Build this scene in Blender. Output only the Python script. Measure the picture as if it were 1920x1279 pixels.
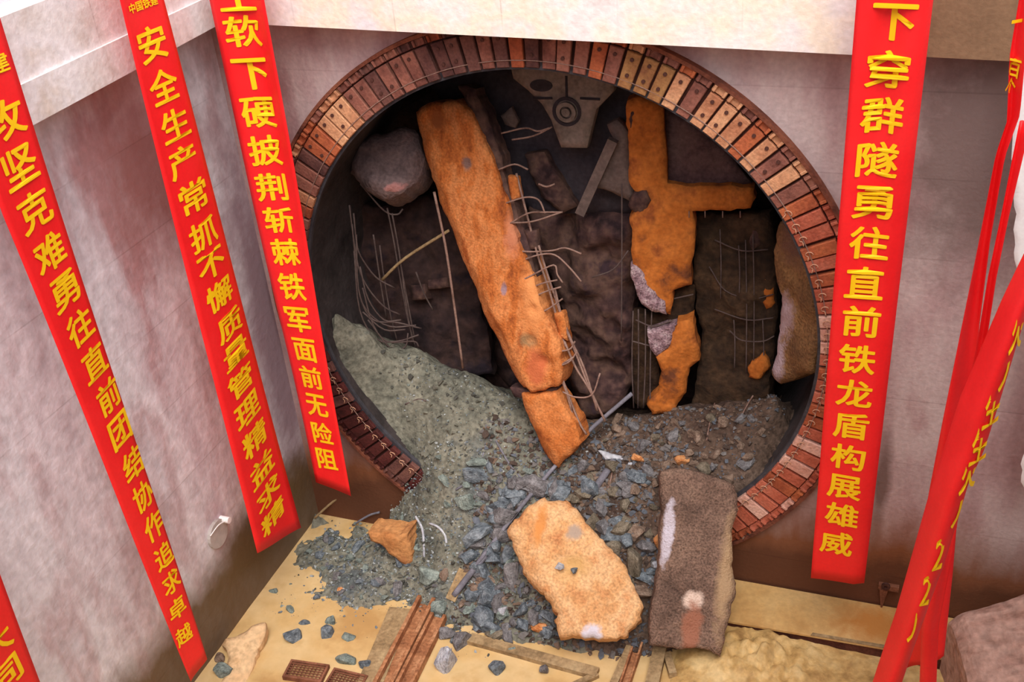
import bpy, bmesh, math, random
import numpy as np
from mathutils import Vector, Matrix, noise
from mathutils.geometry import delaunay_2d_cdt

for o in list(bpy.data.objects): bpy.data.objects.remove(o)
scn = bpy.context.scene
col = scn.collection

# ------------------------------------------------------------------ camera
F = 2017.9; YAW, PIT, ROL = -0.3877, 0.5476, -0.0911
CAM = np.array([4.0227, -10.9873, 6.9930])
_cy, _sy, _cp, _sp = math.cos(YAW), math.sin(YAW), math.cos(PIT), math.sin(PIT)
_cr, _sr = math.cos(ROL), math.sin(ROL)
FWD = np.array([_sy*_cp, _cy*_cp, -_sp]); _rt = np.array([_cy, -_sy, 0.0]); _up = np.cross(_rt, FWD)
RGT = _cr*_rt + _sr*_up; UPV = -_sr*_rt + _cr*_up
cd = bpy.data.cameras.new('camera'); cam = bpy.data.objects.new('camera', cd); col.objects.link(cam)
cd.sensor_fit = 'HORIZONTAL'; cd.sensor_width = 36.0; cd.lens = 36.0*F/1920.0
cd.clip_start = 0.05; cd.clip_end = 200
m = Matrix.Identity(4)
for i in range(3):
    m[i][0], m[i][1], m[i][2], m[i][3] = RGT[i], UPV[i], -FWD[i], CAM[i]
cam.matrix_world = m
scn.camera = cam

# ------------------------------------------------------------------ light
w = bpy.data.worlds.new('sky'); scn.world = w; w.use_nodes = True
bg = w.node_tree.nodes['Background']; bg.inputs[0].default_value = (0.93, 0.95, 1.0, 1); bg.inputs[1].default_value = 1.6
sd = bpy.data.lights.new('soft_sun', 'SUN'); sd.energy = 3.4; sd.angle = math.radians(45); sd.color = (1.0, 0.95, 0.88)
so = bpy.data.objects.new('soft_sun', sd); col.objects.link(so)
so.rotation_euler = Vector((0.32, -0.58, 1.0)).to_track_quat('Z', 'Y').to_euler(); so.location = (2, -6, 12)
vs = scn.view_settings; vs.view_transform = 'Standard'; vs.look = 'None'; vs.gamma = 1.0; vs.exposure = 0.18
vs.use_curve_mapping = False

# ------------------------------------------------------------------ helpers
def ray(px, py): return FWD + RGT*((px-960)/F) - UPV*((py-639.5)/F)
def at(px, py, ax, v):
    d = ray(px, py); t = (v-CAM[ax])/d[ax]; return CAM + t*d
def atY(px, py, y): return at(px, py, 1, y)
def plane3(a, b, c):
    A, B, Cc = [atY(*q) for q in (a, b, c)]
    n = np.cross(B-A, Cc-A); n /= np.linalg.norm(n)
    if n @ (CAM-A) < 0: n = -n
    return A, n
def at_plane(px, py, pl):
    d = ray(px, py); t = ((pl[0]-CAM) @ pl[1])/(d @ pl[1]); return CAM + t*d
def V(a): return Vector((float(a[0]), float(a[1]), float(a[2])))

def lin(c):
    r = []
    for x in c[:3]:
        x = x/255.0
        r.append(x/12.92 if x <= 0.04045 else ((x+0.055)/1.055)**2.4)
    return (*r, 1.0)

def pmat(name, cols, scale=3.0, rough=0.85, bump=0.3, bscale=25.0, stretch=(1, 1, 1), spots=(), fine=0.12, rnd=False,
         spec=0.3, detail=6.0, grooves=None, band=None, lo=0.33, hi=0.67, metallic=0.0, spot_scale=7.0):
    """procedural principled material: noise colour ramp, fine speckle, stains, colour patches and painted shade at given centres, bump"""
    M = bpy.data.materials.new(name); M.use_nodes = True
    nt = M.node_tree; N = nt.nodes; L = nt.links
    P = N['Principled BSDF']; P.inputs['Roughness'].default_value = rough
    P.inputs['Specular IOR Level'].default_value = spec; P.inputs['Metallic'].default_value = metallic
    tc = N.new('ShaderNodeTexCoord'); vec = tc.outputs['Object']
    if rnd:
        oi = N.new('ShaderNodeObjectInfo'); mu = N.new('ShaderNodeVectorMath'); mu.operation = 'SCALE'
        mu.inputs[0].default_value = (17, 31, 23); L.new(oi.outputs['Random'], mu.inputs['Scale'])
        ad = N.new('ShaderNodeVectorMath'); L.new(vec, ad.inputs[0]); L.new(mu.outputs[0], ad.inputs[1]); vec = ad.outputs[0]
    mp = N.new('ShaderNodeMapping'); mp.inputs['Scale'].default_value = stretch; L.new(vec, mp.inputs['Vector'])
    n1 = N.new('ShaderNodeTexNoise'); n1.inputs['Scale'].default_value = scale; n1.inputs['Detail'].default_value = detail
    n1.inputs['Roughness'].default_value = 0.6; L.new(mp.outputs[0], n1.inputs['Vector'])
    cr = N.new('ShaderNodeValToRGB'); L.new(n1.outputs['Fac'], cr.inputs['Fac'])
    while len(cr.color_ramp.elements) < len(cols): cr.color_ramp.elements.new(0.5)
    for i, c in enumerate(cols):
        e = cr.color_ramp.elements[i]; e.position = lo + (hi-lo)*i/max(1, len(cols)-1)
    for i, c in enumerate(cols): cr.color_ramp.elements[i].color = lin(c)
    c_out = cr.outputs['Color']
    n2 = N.new('ShaderNodeTexNoise'); n2.inputs['Scale'].default_value = bscale; n2.inputs['Detail'].default_value = 5
    L.new(vec, n2.inputs['Vector'])
    def mix(a, b, fac, mode='MIX'):
        x = N.new('ShaderNodeMix'); x.data_type = 'RGBA'; x.blend_type = mode
        L.new(a, x.inputs[6])
        if isinstance(b, tuple): x.inputs[7].default_value = b
        else: L.new(b, x.inputs[7])
        if isinstance(fac, float): x.inputs[0].default_value = fac
        else: L.new(fac, x.inputs[0])
        return x.outputs[2]
    def mrange(s, a, b, c0, d0):
        x = N.new('ShaderNodeMapRange'); L.new(s, x.inputs[0])
        for i, q in enumerate((a, b, c0, d0)): x.inputs[i+1].default_value = q
        return x.outputs[0]
    if fine:
        sp_ = N.new('ShaderNodeCombineColor')
        f_ = mrange(n2.outputs['Fac'], 0.3, 0.7, 1-fine*2.2, 1+fine)
        for i in range(3): L.new(f_, sp_.inputs[i])
        c_out = mix(c_out, sp_.outputs[0], 1.0, 'MULTIPLY')
    if spots:
        n2s = N.new('ShaderNodeTexNoise'); n2s.inputs['Scale'].default_value = spot_scale; n2s.inputs['Detail'].default_value = 6; n2s.inputs['Roughness'].default_value = 0.65; L.new(vec, n2s.inputs['Vector'])
    for (ctr, rad, c, soft) in spots:
        d = N.new('ShaderNodeVectorMath'); d.operation = 'SUBTRACT'; L.new(tc.outputs['Object'], d.inputs[0]); d.inputs[1].default_value = ctr
        dv = N.new('ShaderNodeVectorMath'); dv.operation = 'DIVIDE'; L.new(d.outputs[0], dv.inputs[0]); dv.inputs[1].default_value = rad
        le = N.new('ShaderNodeVectorMath'); le.operation = 'LENGTH'; L.new(dv.outputs[0], le.inputs[0])
        nz = N.new('ShaderNodeMath'); nz.operation = 'MULTIPLY_ADD'; L.new(n2s.outputs['Fac'], nz.inputs[0]); nz.inputs[1].default_value = 1.6
        L.new(le.outputs['Value'], nz.inputs[2])
        c_out = mix(c_out, lin(c), mrange(nz.outputs[0], 1.8-soft, 1.8+soft, 0.92, 0))
    if band:   # mud tide mark: (axis, level, softness, colour)
        sx = N.new('ShaderNodeSeparateXYZ'); L.new(tc.outputs['Object'], sx.inputs[0])
        for (ax, lev, soft, c, amt) in band:
            nz = N.new('ShaderNodeMath'); nz.operation = 'MULTIPLY_ADD'; L.new(n1.outputs['Fac'], nz.inputs[0]); nz.inputs[1].default_value = 1.6
            L.new(sx.outputs[ax], nz.inputs[2])
            c_out = mix(c_out, lin(c), mrange(nz.outputs[0], lev+0.8-soft, lev+0.8+soft, amt, 0))
    hgt = n2.outputs['Fac']
    if grooves:  # formwork joints: (axis_u, axis_v, width, height, off_u, off_v)
        au, av, bw, bh, ou, ov = grooves
        sx = N.new('ShaderNodeSeparateXYZ'); L.new(tc.outputs['Object'], sx.inputs[0])
        cx = N.new('ShaderNodeCombineXYZ'); L.new(sx.outputs[au], cx.inputs[0]); L.new(sx.outputs[av], cx.inputs[1])
        mm = N.new('ShaderNodeMapping'); mm.inputs['Location'].default_value = (ou, ov, 0); L.new(cx.outputs[0], mm.inputs['Vector'])
        br = N.new('ShaderNodeTexBrick'); br.offset = 0.0; br.inputs['Scale'].default_value = 1.0
        br.inputs['Mortar Size'].default_value = 0.010; br.inputs['Mortar Smooth'].default_value = 0.4
        br.inputs['Brick Width'].default_value = bw; br.inputs['Row Height'].default_value = bh
        br.inputs['Color1'].default_value = (1, 1, 1, 1); br.inputs['Color2'].default_value = (0.9, 0.9, 0.9, 1); br.inputs['Mortar'].default_value = (0.66, 0.63, 0.62, 1)
        L.new(mm.outputs[0], br.inputs['Vector'])
        n3 = N.new('ShaderNodeTexNoise'); n3.inputs['Scale'].default_value = 1.1; L.new(vec, n3.inputs['Vector'])
        c_out = mix(c_out, br.outputs['Color'], mrange(n3.outputs['Fac'], 0.38, 0.62, 0.0, 0.6), 'MULTIPLY')
    L.new(c_out, P.inputs['Base Color'])
    if bump:
        bp = N.new('ShaderNodeBump'); bp.inputs['Strength'].default_value = bump; bp.inputs['Distance'].default_value = 0.03
        L.new(hgt, bp.inputs['Height']); L.new(bp.outputs[0], P.inputs['Normal'])
    return M

def tag(o, label=None, cat=None, group=None, kind=None):
    if label: o['label'] = label
    if cat: o['category'] = cat
    if group: o['group'] = group
    if kind: o['kind'] = kind
    return o
def link(name, me, mat=None, parent=None, loc=None):
    o = bpy.data.objects.new(name, me); col.objects.link(o)
    if mat is not None and me is not None and not me.materials: me.materials.append(mat)
    if parent is not None: o.parent = parent
    if loc is not None: o.location = loc
    return o
def empty(name, loc=(0, 0, 0)):
    o = bpy.data.objects.new(name, None); col.objects.link(o); o.location = loc; o.empty_display_size = 0.1; return o
def mesh(name, vs_, fs, smooth=False):
    me = bpy.data.meshes.new(name); me.from_pydata([tuple(map(float, v)) for v in vs_], [], [tuple(f) for f in fs])
    me.validate(); me.update()
    if smooth: me.polygons.foreach_set('use_smooth', [True]*len(me.polygons))
    return me
def thing(name, vs_, fs, mat, parent=None, smooth=False, centre=True):
    """mesh object whose origin sits at the base of its geometry; vs_ in world space (parents are unrotated empties)"""
    a = np.array(vs_, float); po = np.array(parent.location) if parent is not None else np.zeros(3)
    if parent is not None and parent.parent is not None: po = po + np.array(parent.parent.location)
    c = np.array([(a[:, 0].min()+a[:, 0].max())/2, (a[:, 1].min()+a[:, 1].max())/2, a[:, 2].min()]) if centre else np.zeros(3)
    me = mesh(name, a-c, fs, smooth)
    return link(name, me, mat, parent, tuple(c-po))

def boxvf(x0, x1, y0, y1, z0, z1):
    v = [(x, y, z) for z in (z0, z1) for y in (y0, y1) for x in (x0, x1)]
    return v, [(0, 2, 3, 1), (4, 5, 7, 6), (0, 1, 5, 4), (2, 6, 7, 3), (0, 4, 6, 2), (1, 3, 7, 5)]
def beam_vf(a, b, wid, hgt, upv=(0, 0, 1)):
    """box beam along a->b, width wid across, height hgt along up"""
    a, b = np.array(a, float), np.array(b, float); d = b-a; d /= np.linalg.norm(d)
    s = np.cross(d, np.array(upv, float)); s /= np.linalg.norm(s); u = np.cross(s, d)
    v = []
    for p in (a, b):
        for (i, j) in ((-1, -1), (1, -1), (1, 1), (-1, 1)): v.append(p + s*i*wid/2 + u*j*hgt/2)
    return v, [(0, 1, 2, 3), (7, 6, 5, 4), (0, 4, 5, 1), (1, 5, 6, 2), (2, 6, 7, 3), (3, 7, 4, 0)]
def joinvf(parts):
    V_, F_ = [], []
    for v, f in parts:
        k = len(V_); V_ += [tuple(p) for p in v]; F_ += [tuple(i+k for i in q) for q in f]
    return V_, F_
def smooth_line(pts, n=5):
    P = [np.array(p, float) for p in pts]
    if len(P) < 3: return P
    out = []
    Q = [2*P[0]-P[1]] + P + [2*P[-1]-P[-2]]
    for i in range(1, len(Q)-2):
        for k in range(n):
            t = k/n; a, b, c, d = Q[i-1], Q[i], Q[i+1], Q[i+2]
            out.append(0.5*((2*b)+(-a+c)*t+(2*a-5*b+4*c-d)*t*t+(-a+3*b-3*c+d)*t**3))
    out.append(P[-1]); return out
def tube_vf(pts, r, sides=6, sm=4):
    P = smooth_line(pts, sm) if sm else [np.array(p, float) for p in pts]
    v, f = [], []
    ref = np.array([0.31, 0.87, 0.38])
    for i, p in enumerate(P):
        d = P[min(i+1, len(P)-1)]-P[max(i-1, 0)]; d = d/(np.linalg.norm(d)+1e-9)
        s = np.cross(d, ref); s /= (np.linalg.norm(s)+1e-9); u = np.cross(d, s)
        for k in range(sides):
            a = 2*math.pi*k/sides; v.append(p + r*(math.cos(a)*s+math.sin(a)*u))
    for i in range(len(P)-1):
        for k in range(sides):
            k2 = (k+1) % sides; f.append((i*sides+k, i*sides+k2, (i+1)*sides+k2, (i+1)*sides+k))
    f.append(tuple(range(sides))[::-1]); n0 = (len(P)-1)*sides; f.append(tuple(range(n0, n0+sides)))
    return v, f
def tube(name, pts, r, mat, parent=None, sides=6, sm=4):
    v, f = tube_vf(pts, r, sides, sm); return thing(name, v, f, mat, parent, True)

def densify(pl, sp, jit, rg):
    out = []
    for i in range(len(pl)):
        a, b = pl[i], pl[(i+1) % len(pl)]; n = max(1, int(np.linalg.norm(b-a)/sp))
        d = (b-a)/max(1e-6, np.linalg.norm(b-a)); nn = np.array([-d[1], d[0]])
        for k in range(n):
            q = a+(b-a)*k/n; qq = Vector((q[0]*3.3+jit*90, q[1]*3.3, 1.7))
            j = jit*(2.0*noise.noise(qq)+1.1*noise.noise(qq*3.1)+0.7*(rg.random()-0.5))
            out.append(q + nn*j)
    return out
def slab(name, outline, pl, thick, mat, sp=0.07, rough=0.03, edge=0.10, drop=0.08, jit=0.02, seed=1, parent=None, nscale=3.0,
         back_shrink=0.0, smooth=False, dents=(), ridge=None, rslope=0.9):
    """broken slab: pixel outline on the plane pl, real thickness, rough front, crumbled edges"""
    rg = random.Random(seed)
    n = pl[1]; P0 = pl[0]
    e1 = np.cross(np.array([0, 0, 1.0]), n)
    if np.linalg.norm(e1) < 0.2: e1 = np.cross(np.array([0, 1.0, 0]), n)
    e1 /= np.linalg.norm(e1); e2 = np.cross(n, e1)
    pts = [at_plane(px, py, pl) for px, py in outline]
    uv = [np.array([(p-P0) @ e1, (p-P0) @ e2]) for p in pts]
    area = sum(uv[i][0]*uv[(i+1) % len(uv)][1]-uv[(i+1) % len(uv)][0]*uv[i][1] for i in range(len(uv)))
    if area < 0: uv = uv[::-1]
    ol = densify(uv, sp, jit, rg); nb = len(ol); O = np.array(ol)
    A = O; B = np.roll(O, -1, 0)
    def dist(q):
        d = B-A; t = np.clip(((q-A)*d).sum(1)/((d*d).sum(1)+1e-12), 0, 1); return np.sqrt((((A+d*t[:, None])-q)**2).sum(1)).min()
    mn, mx = O.min(0), O.max(0); ins = []
    y = mn[1]
    while y < mx[1]:
        x = mn[0]
        while x < mx[0]:
            q = np.array([x+(rg.random()-.5)*sp*.5, y+(rg.random()-.5)*sp*.5])
            c = ((A[:, 1] > q[1]) != (B[:, 1] > q[1])) & (q[0] < (B[:, 0]-A[:, 0])*(q[1]-A[:, 1])/(B[:, 1]-A[:, 1]+1e-12)+A[:, 0])
            if c.sum() % 2 == 1 and dist(q) > sp*0.5: ins.append(q)
            x += sp
        y += sp
    allp = [Vector(p) for p in ol]+[Vector(p) for p in ins]
    rv, re_, rf, *_ = delaunay_2d_cdt(allp, [], [list(range(nb))], 1, 1e-5)
    if len(rv) != len(allp):
        rg2 = None
    off = Vector((seed*3.1, seed*1.7, seed*0.9)); verts = []
    dd = []
    for q in rv:
        q2 = np.array([q.x, q.y]); d = dist(q2); dd.append(d)
        p3 = P0+e1*q.x+e2*q.y
        h = noise.fractal(V(p3)*nscale+off, 0.9, 2.1, 4)*rough + noise.noise(V(p3)*nscale*0.5+off)*rough
        if edge > 0 and d < edge: h -= drop*(1-d/edge)**2
        if ridge:
            dv = p3-CAM; zz = dv @ FWD; ix = 960+F*(dv @ RGT)/zz; iy = 639.5-F*(dv @ UPV)/zz
            rx = float(np.interp(iy, [r_[1] for r_ in ridge], [r_[0] for r_ in ridge]))
            if ix < rx: h -= rslope*(rx-ix)*zz/F
        for (cx, cy, r_, dep) in dents:
            pc = at_plane(cx, cy, pl); rr = np.linalg.norm(p3-pc)/r_
            if rr < 1: h -= dep*(1-rr*rr)
        verts.append(p3+n*h)
    F_ = [tuple(f) for f in rf]
    nv = len(verts)
    # boundary edges of the triangulation
    cnt = {}
    for f in F_:
        for i in range(len(f)):
            e = (f[i], f[(i+1) % len(f)]); cnt[e] = cnt.get(e, 0)+1
    bd = [e for e in cnt if (e[1], e[0]) not in cnt]
    cen = np.mean([verts[i] for i in range(nv)], 0)
    mid, bak = {}, {}
    bv = sorted(set(i for e in bd for i in e))
    for i in bv:
        q = verts[i]; o1 = noise.noise(V(q)*6+off)*0.6*jit
        mid[i] = len(verts); verts.append(q - n*thick*0.5 + (q-cen)/max(1e-6, np.linalg.norm(q-cen))*(0.008+o1))
    base = len(verts)
    for i in range(nv):
        q = verts[i]; q = cen+(q-cen)*(1-back_shrink); bak[i] = len(verts); verts.append(q-n*thick)
    for (a, b) in bd:
        F_.append((b, a, mid[a], mid[b])); F_.append((mid[b], mid[a], bak[a], bak[b]))
    nf = len(rf)
    for f in rf: F_.append(tuple(bak[i] for i in f)[::-1])
    ob_ = thing(name, verts, F_, mat, parent, smooth)
    if not smooth and len(ob_.data.polygons) == len(F_):
        for q in range(nf): ob_.data.polygons[q].use_smooth = True
    return ob_

def rock_mesh(name, rg, n=16, flat=0.7, sub=False):
    bm = bmesh.new()
    for _ in range(n):
        v = Vector((rg.gauss(0, 1), rg.gauss(0, 1), rg.gauss(0, 1))).normalized()
        v *= 0.42+0.16*rg.random(); v.z *= flat; v.y *= 0.85
        bm.verts.new(v)
    r = bmesh.ops.convex_hull(bm, input=bm.verts)
    dl = list(set(g for g in r['geom_interior'] if isinstance(g, bmesh.types.BMVert)))
    if dl: bmesh.ops.delete(bm, geom=dl, context='VERTS')
    lo = [v for v in bm.verts if not v.link_faces]
    if lo: bmesh.ops.delete(bm, geom=lo, context='VERTS')
    if sub:
        bmesh.ops.bevel(bm, geom=list(bm.edges), offset=0.03, segments=1, affect='EDGES', profile=0.6)
    bm.normal_update(); me = bpy.data.meshes.new(name); bm.to_mesh(me); bm.free(); return me

R = random.Random(7)
# ------------------------------------------------------------------ measures
XL = -4.05; WY = 0.06; FZ = -3.97; RI, RO = 3.35, 3.913

# ------------------------------------------------------------------ materials
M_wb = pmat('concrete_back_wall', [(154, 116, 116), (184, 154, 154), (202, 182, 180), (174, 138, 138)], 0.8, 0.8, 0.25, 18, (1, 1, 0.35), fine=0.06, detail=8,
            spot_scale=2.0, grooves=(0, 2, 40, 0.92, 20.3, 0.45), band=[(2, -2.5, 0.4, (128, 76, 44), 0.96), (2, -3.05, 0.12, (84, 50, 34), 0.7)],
            spots=[((4.75, 0, 2.7), (0.85, 3, 1.3), (122, 102, 98), 0.45), ((-3.3, 0, -1.2), (0.6, 3, 1.6), (142, 118, 126), 0.5), ((4.22, 0, -1.75), (0.09, 3, 0.8), (118, 94, 88), 0.5)])  # upper right: drip stain plus painted beam shade; corner and banner streaks merely darker
M_wl = pmat('concrete_left_wall', [(182, 146, 150), (208, 198, 206), (228, 224, 232), (202, 182, 188), (224, 220, 230)], 0.75, 0.75, 0.4, 9, (1, 1, 0.3), fine=0.09, detail=10,
            spot_scale=1.6, grooves=(1, 2, 40, 1.05, 20.6, 0.2), band=[(2, -2.75, 0.3, (104, 80, 50), 0.94)],
            spots=[((XL, -1.6, 2.6), (3, 0.9, 0.9), (156, 112, 110), 0.6), ((XL, -0.1, -0.5), (3, 0.45, 2.6), (150, 126, 136), 0.5), ((XL, -1.2, -3.1), (3, 1.4, 0.5), (96, 74, 48), 0.4)])  # first: reddish streaks with banner bounce and shadow painted in; corner spot merely darker
M_beam = pmat('pale_concrete_beam', [(222, 208, 206), (240, 230, 228), (244, 226, 206), (232, 224, 228)], 0.9, 0.75, 0.2, 16, fine=0.05, grooves=(0, 2, 1.25, 3.0, 0.1, 0.4))
M_beaml = pmat('pale_concrete_side_beam', [(196, 176, 166), (226, 216, 214), (234, 226, 228), (216, 200, 190)], 1.0, 0.75, 0.25, 14, fine=0.06, grooves=(1, 2, 1.0, 3.0, 0.3, 0.4))
M_beamb = pmat('brown_beam_concrete', [(120, 92, 70), (140, 108, 82), (128, 98, 74)], 1.2, 0.8, 0.2, 20, fine=0.06)  # right-hand beam piece, darker and browner than its neighbours
M_shaft = pmat('shaft_concrete', [(170, 160, 156), (190, 182, 178)], 0.8, 0.8, 0.2, 12, fine=0.05)
M_mudfloor = pmat('yellow_mud_water', [(184, 144, 92), (206, 170, 116), (214, 182, 132), (192, 154, 100)], 0.9, 0.38, 0.12, 7, fine=0.03, spec=0.4)
M_mudlump = pmat('yellow_mud', [(150, 112, 66), (196, 158, 100), (214, 182, 128)], 3, 0.6, 0.5, 14, fine=0.1)
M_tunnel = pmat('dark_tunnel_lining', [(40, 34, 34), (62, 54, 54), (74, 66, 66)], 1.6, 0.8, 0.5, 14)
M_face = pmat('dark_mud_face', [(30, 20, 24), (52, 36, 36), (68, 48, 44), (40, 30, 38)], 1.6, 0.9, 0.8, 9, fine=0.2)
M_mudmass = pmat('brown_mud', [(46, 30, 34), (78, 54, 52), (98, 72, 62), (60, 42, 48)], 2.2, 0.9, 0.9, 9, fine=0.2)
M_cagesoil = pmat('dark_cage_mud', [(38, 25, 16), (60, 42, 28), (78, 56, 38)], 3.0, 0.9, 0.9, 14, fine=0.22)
M_soil = pmat('grey_brown_soil', [(80, 80, 74), (112, 110, 98), (130, 126, 112), (92, 96, 96)], 1.3, 0.95, 0.9, 16, fine=0.22)
M_soil_b = pmat('brown_gravel_soil', [(72, 54, 46), (98, 78, 66), (112, 92, 80)], 1.5, 0.95, 0.9, 18, fine=0.22)
M_orange = pmat('orange_clay_concrete', [(150, 76, 34), (194, 110, 52), (208, 130, 74), (180, 96, 44)], 2.2, 0.9, 0.5, 34, fine=0.14)
M_orange2 = pmat('orange_clay_dark', [(108, 60, 36), (184, 102, 38), (196, 114, 48), (150, 80, 38)], 2.0, 0.9, 0.5, 18, fine=0.12)
M_aggr = pmat('exposed_pink_aggregate', [(96, 66, 76), (170, 138, 146), (206, 182, 186)], 9, 0.9, 1.0, 40, fine=0.25)
M_rebar = pmat('rusty_rebar', [(112, 84, 74), (154, 124, 112), (136, 102, 92)], 6, 0.8, 0.3, 60, rnd=True)
M_rebar_d = pmat('dark_muddy_rebar', [(78, 62, 60), (104, 88, 84)], 6, 0.85, 0.3, 60, rnd=True)
M_wire = pmat('bright_wire', [(196, 140, 110), (222, 174, 144)], 6, 0.5, 0.1, 60)
M_cable = pmat('grey_strap', [(104, 100, 108), (140, 136, 148)], 5, 0.7, 0.2, 60)
M_steel = pmat('grey_machine_steel', [(104, 92, 86), (132, 118, 110), (142, 124, 118)], 2, 0.7, 0.3, 16)
M_steel_d = pmat('dark_machine_steel', [(44, 38, 46), (62, 54, 60)], 2, 0.75, 0.3, 16)
M_steel_p = pmat('muddy_brace_steel', [(96, 80, 76), (122, 104, 98)], 3, 0.8, 0.4, 18)
M_rim = pmat('rusty_rim', [(84, 44, 34), (122, 68, 50), (140, 84, 62)], 4, 0.85, 0.4, 30)
M_backring = pmat('dark_ring_backing', [(52, 26, 20), (82, 44, 34)], 4, 0.9, 0.4, 30)
M_rubber = pmat('black_rubber_curtain', [(52, 50, 56), (78, 76, 82)], 4, 0.6, 0.2, 30)
PLK = {
 'salmon': pmat('plank_salmon', [(150, 70, 50), (186, 98, 74), (198, 116, 92)], 2.2, 0.8, 0.4, 30, rnd=True),
 'rust': pmat('plank_rust', [(132, 62, 40), (172, 90, 58), (190, 106, 66)], 2.2, 0.8, 0.4, 30, rnd=True),
 'pink': pmat('plank_pale_pink', [(196, 134, 116), (222, 170, 152), (228, 182, 164)], 2.2, 0.8, 0.4, 30, rnd=True),
 'brown': pmat('plank_brown', [(104, 60, 52), (146, 92, 78), (160, 106, 88)], 2.2, 0.8, 0.4, 30, rnd=True),
 'dark': pmat('plank_dark', [(74, 44, 42), (104, 66, 60), (120, 80, 70)], 2.2, 0.85, 0.4, 30, rnd=True),
 'tan': pmat('plank_tan', [(178, 116, 84), (208, 150, 112), (218, 164, 124)], 2.2, 0.8, 0.4, 30, rnd=True),
 'ochre': pmat('plank_ochre', [(124, 72, 52), (160, 112, 70), (174, 130, 82)], 2.2, 0.8, 0.4, 30, rnd=True),
 'maroon': pmat('plank_maroon_shaded', [(50, 18, 16), (80, 32, 30), (94, 44, 40)], 2.2, 0.8, 0.4, 30, rnd=True)}  # maroon: shade on the lower left planks painted into their colour
M_bolt = pmat('dark_bolt', [(60, 34, 30), (90, 54, 46)], 8, 0.7, 0.2, 40)
M_red = pmat('red_banner_cloth', [(232, 22, 28), (240, 26, 32), (244, 34, 38)], 1.5, 0.5, 0.05, 30, fine=0.02, spec=0.45)
M_yel = pmat('yellow_print', [(244, 190, 10), (250, 204, 20)], 3, 0.6, 0.0, 30, fine=0.0)
M_white = pmat('plain_white', [(240, 236, 238), (250, 248, 248)], 2, 0.8, 0.1, 30, fine=0.02)
ROCKM = [pmat('stone_blue_grey', [(72, 78, 86), (112, 120, 128), (144, 150, 156)], 3.5, 0.85, 0.7, 16, rnd=True, fine=0.2),
         pmat('stone_grey_green', [(96, 104, 100), (134, 144, 138), (152, 160, 152)], 3.5, 0.9, 0.7, 16, rnd=True, fine=0.2),
         pmat('stone_grey', [(86, 82, 84), (120, 116, 118), (146, 142, 144)], 3.5, 0.9, 0.7, 16, rnd=True, fine=0.2),
         pmat('stone_brown', [(102, 80, 68), (140, 116, 100), (158, 136, 120)], 3.5, 0.9, 0.7, 16, rnd=True, fine=0.2),
         pmat('stone_orange', [(186, 112, 62), (222, 150, 94), (232, 170, 118)], 3.5, 0.9, 0.7, 16, rnd=True, fine=0.15),
         pmat('stone_pale', [(150, 148, 156), (188, 188, 196), (206, 206, 210)], 3.5, 0.85, 0.7, 16, rnd=True, fine=0.15),
         pmat('stone_olive_brown', [(92, 82, 68), (124, 112, 96), (142, 130, 114)], 3.5, 0.9, 0.7, 16, rnd=True, fine=0.2)]
M_rust = pmat('rusty_channel', [(120, 70, 44), (166, 110, 74), (188, 136, 98)], 3, 0.8, 0.4, 24, (1, 1, 1), fine=0.15)
M_board = pmat('muddy_board', [(124, 100, 70), (160, 132, 96), (178, 152, 114)], 2.5, 0.85, 0.4, 20, fine=0.12)
M_plate = pmat('yellow_muddy_plate', [(186, 140, 84), (206, 164, 106), (214, 176, 120)], 1.2, 0.55, 0.2, 16, fine=0.06,
               spots=[((0.35, 0.02, 0.1), (0.45, 0.3, 0.5), (186, 122, 60), 0.5)])
M_ramp = pmat('muddy_ramp', [(140, 102, 88), (176, 138, 124), (186, 150, 136), (156, 118, 104)], 2.0, 0.85, 0.8, 12, (0.5, 2.2, 1), fine=0.15)
M_meshr = pmat('rusty_mesh', [(104, 62, 44), (146, 94, 70)], 6, 0.85, 0.3, 40)

# ------------------------------------------------------------------ setting
def wall_hole(name, x0, x1, z0, z1, y0, y1, r, mat, n=160):
    v, f = [], []
    for i in range(n):
        a = 2*math.pi*i/n; c, s = math.cos(a), math.sin(a)
        t = min((x1/c if c > 1e-9 else x0/c if c < -1e-9 else 1e9), (z1/s if s > 1e-9 else z0/s if s < -1e-9 else 1e9))
        v += [(r*c, y0, r*s), (t*c, y0, t*s), (r*c, y1, r*s), (t*c, y1, t*s)]
    for i in range(n):
        a, b = 4*i, 4*((i+1) % n)
        f += [(a, b, b+1, a+1), (a+2, a+3, b+3, b+2), (a, a+2, b+2, b), (a+1, b+1, b+3, a+3)]
    for (cx, cz) in ((x0, z0), (x1, z0), (x1, z1), (x0, z1)):      # corners
        k = min(range(n), key=lambda i: abs(((math.atan2(cz, cx)-2*math.pi*i/n+math.pi) % (2*math.pi))-math.pi))
        best = None
        for i in range(n):
            p, q = v[4*i+1], v[4*((i+1) % n)+1]
            if abs(p[0]-q[0]) > 1e-4 and abs(p[2]-q[2]) > 1e-4:
                if abs(p[0]-cx)+abs(p[2]-cz)+abs(q[0]-cx)+abs(q[2]-cz) < 2.5: best = i
        if best is not None:
            i = best; j = (i+1) % n; c0 = len(v); v += [(cx, y0, cz), (cx, y1, cz)]
            f += [(4*i+1, 4*j+1, c0), (4*i+3, c0+1, 4*j+3)]
    return thing(name, v, f, mat, None, False, centre=False)
TOPZ = 8.6
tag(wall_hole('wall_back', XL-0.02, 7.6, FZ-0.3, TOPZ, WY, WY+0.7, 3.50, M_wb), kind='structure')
def struct(name, x0, x1, y0, y1, z0, z1, mat):
    v, f = boxvf(x0, x1, y0, y1, z0, z1); return tag(thing(name, v, f, mat, centre=False), kind='structure')
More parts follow.
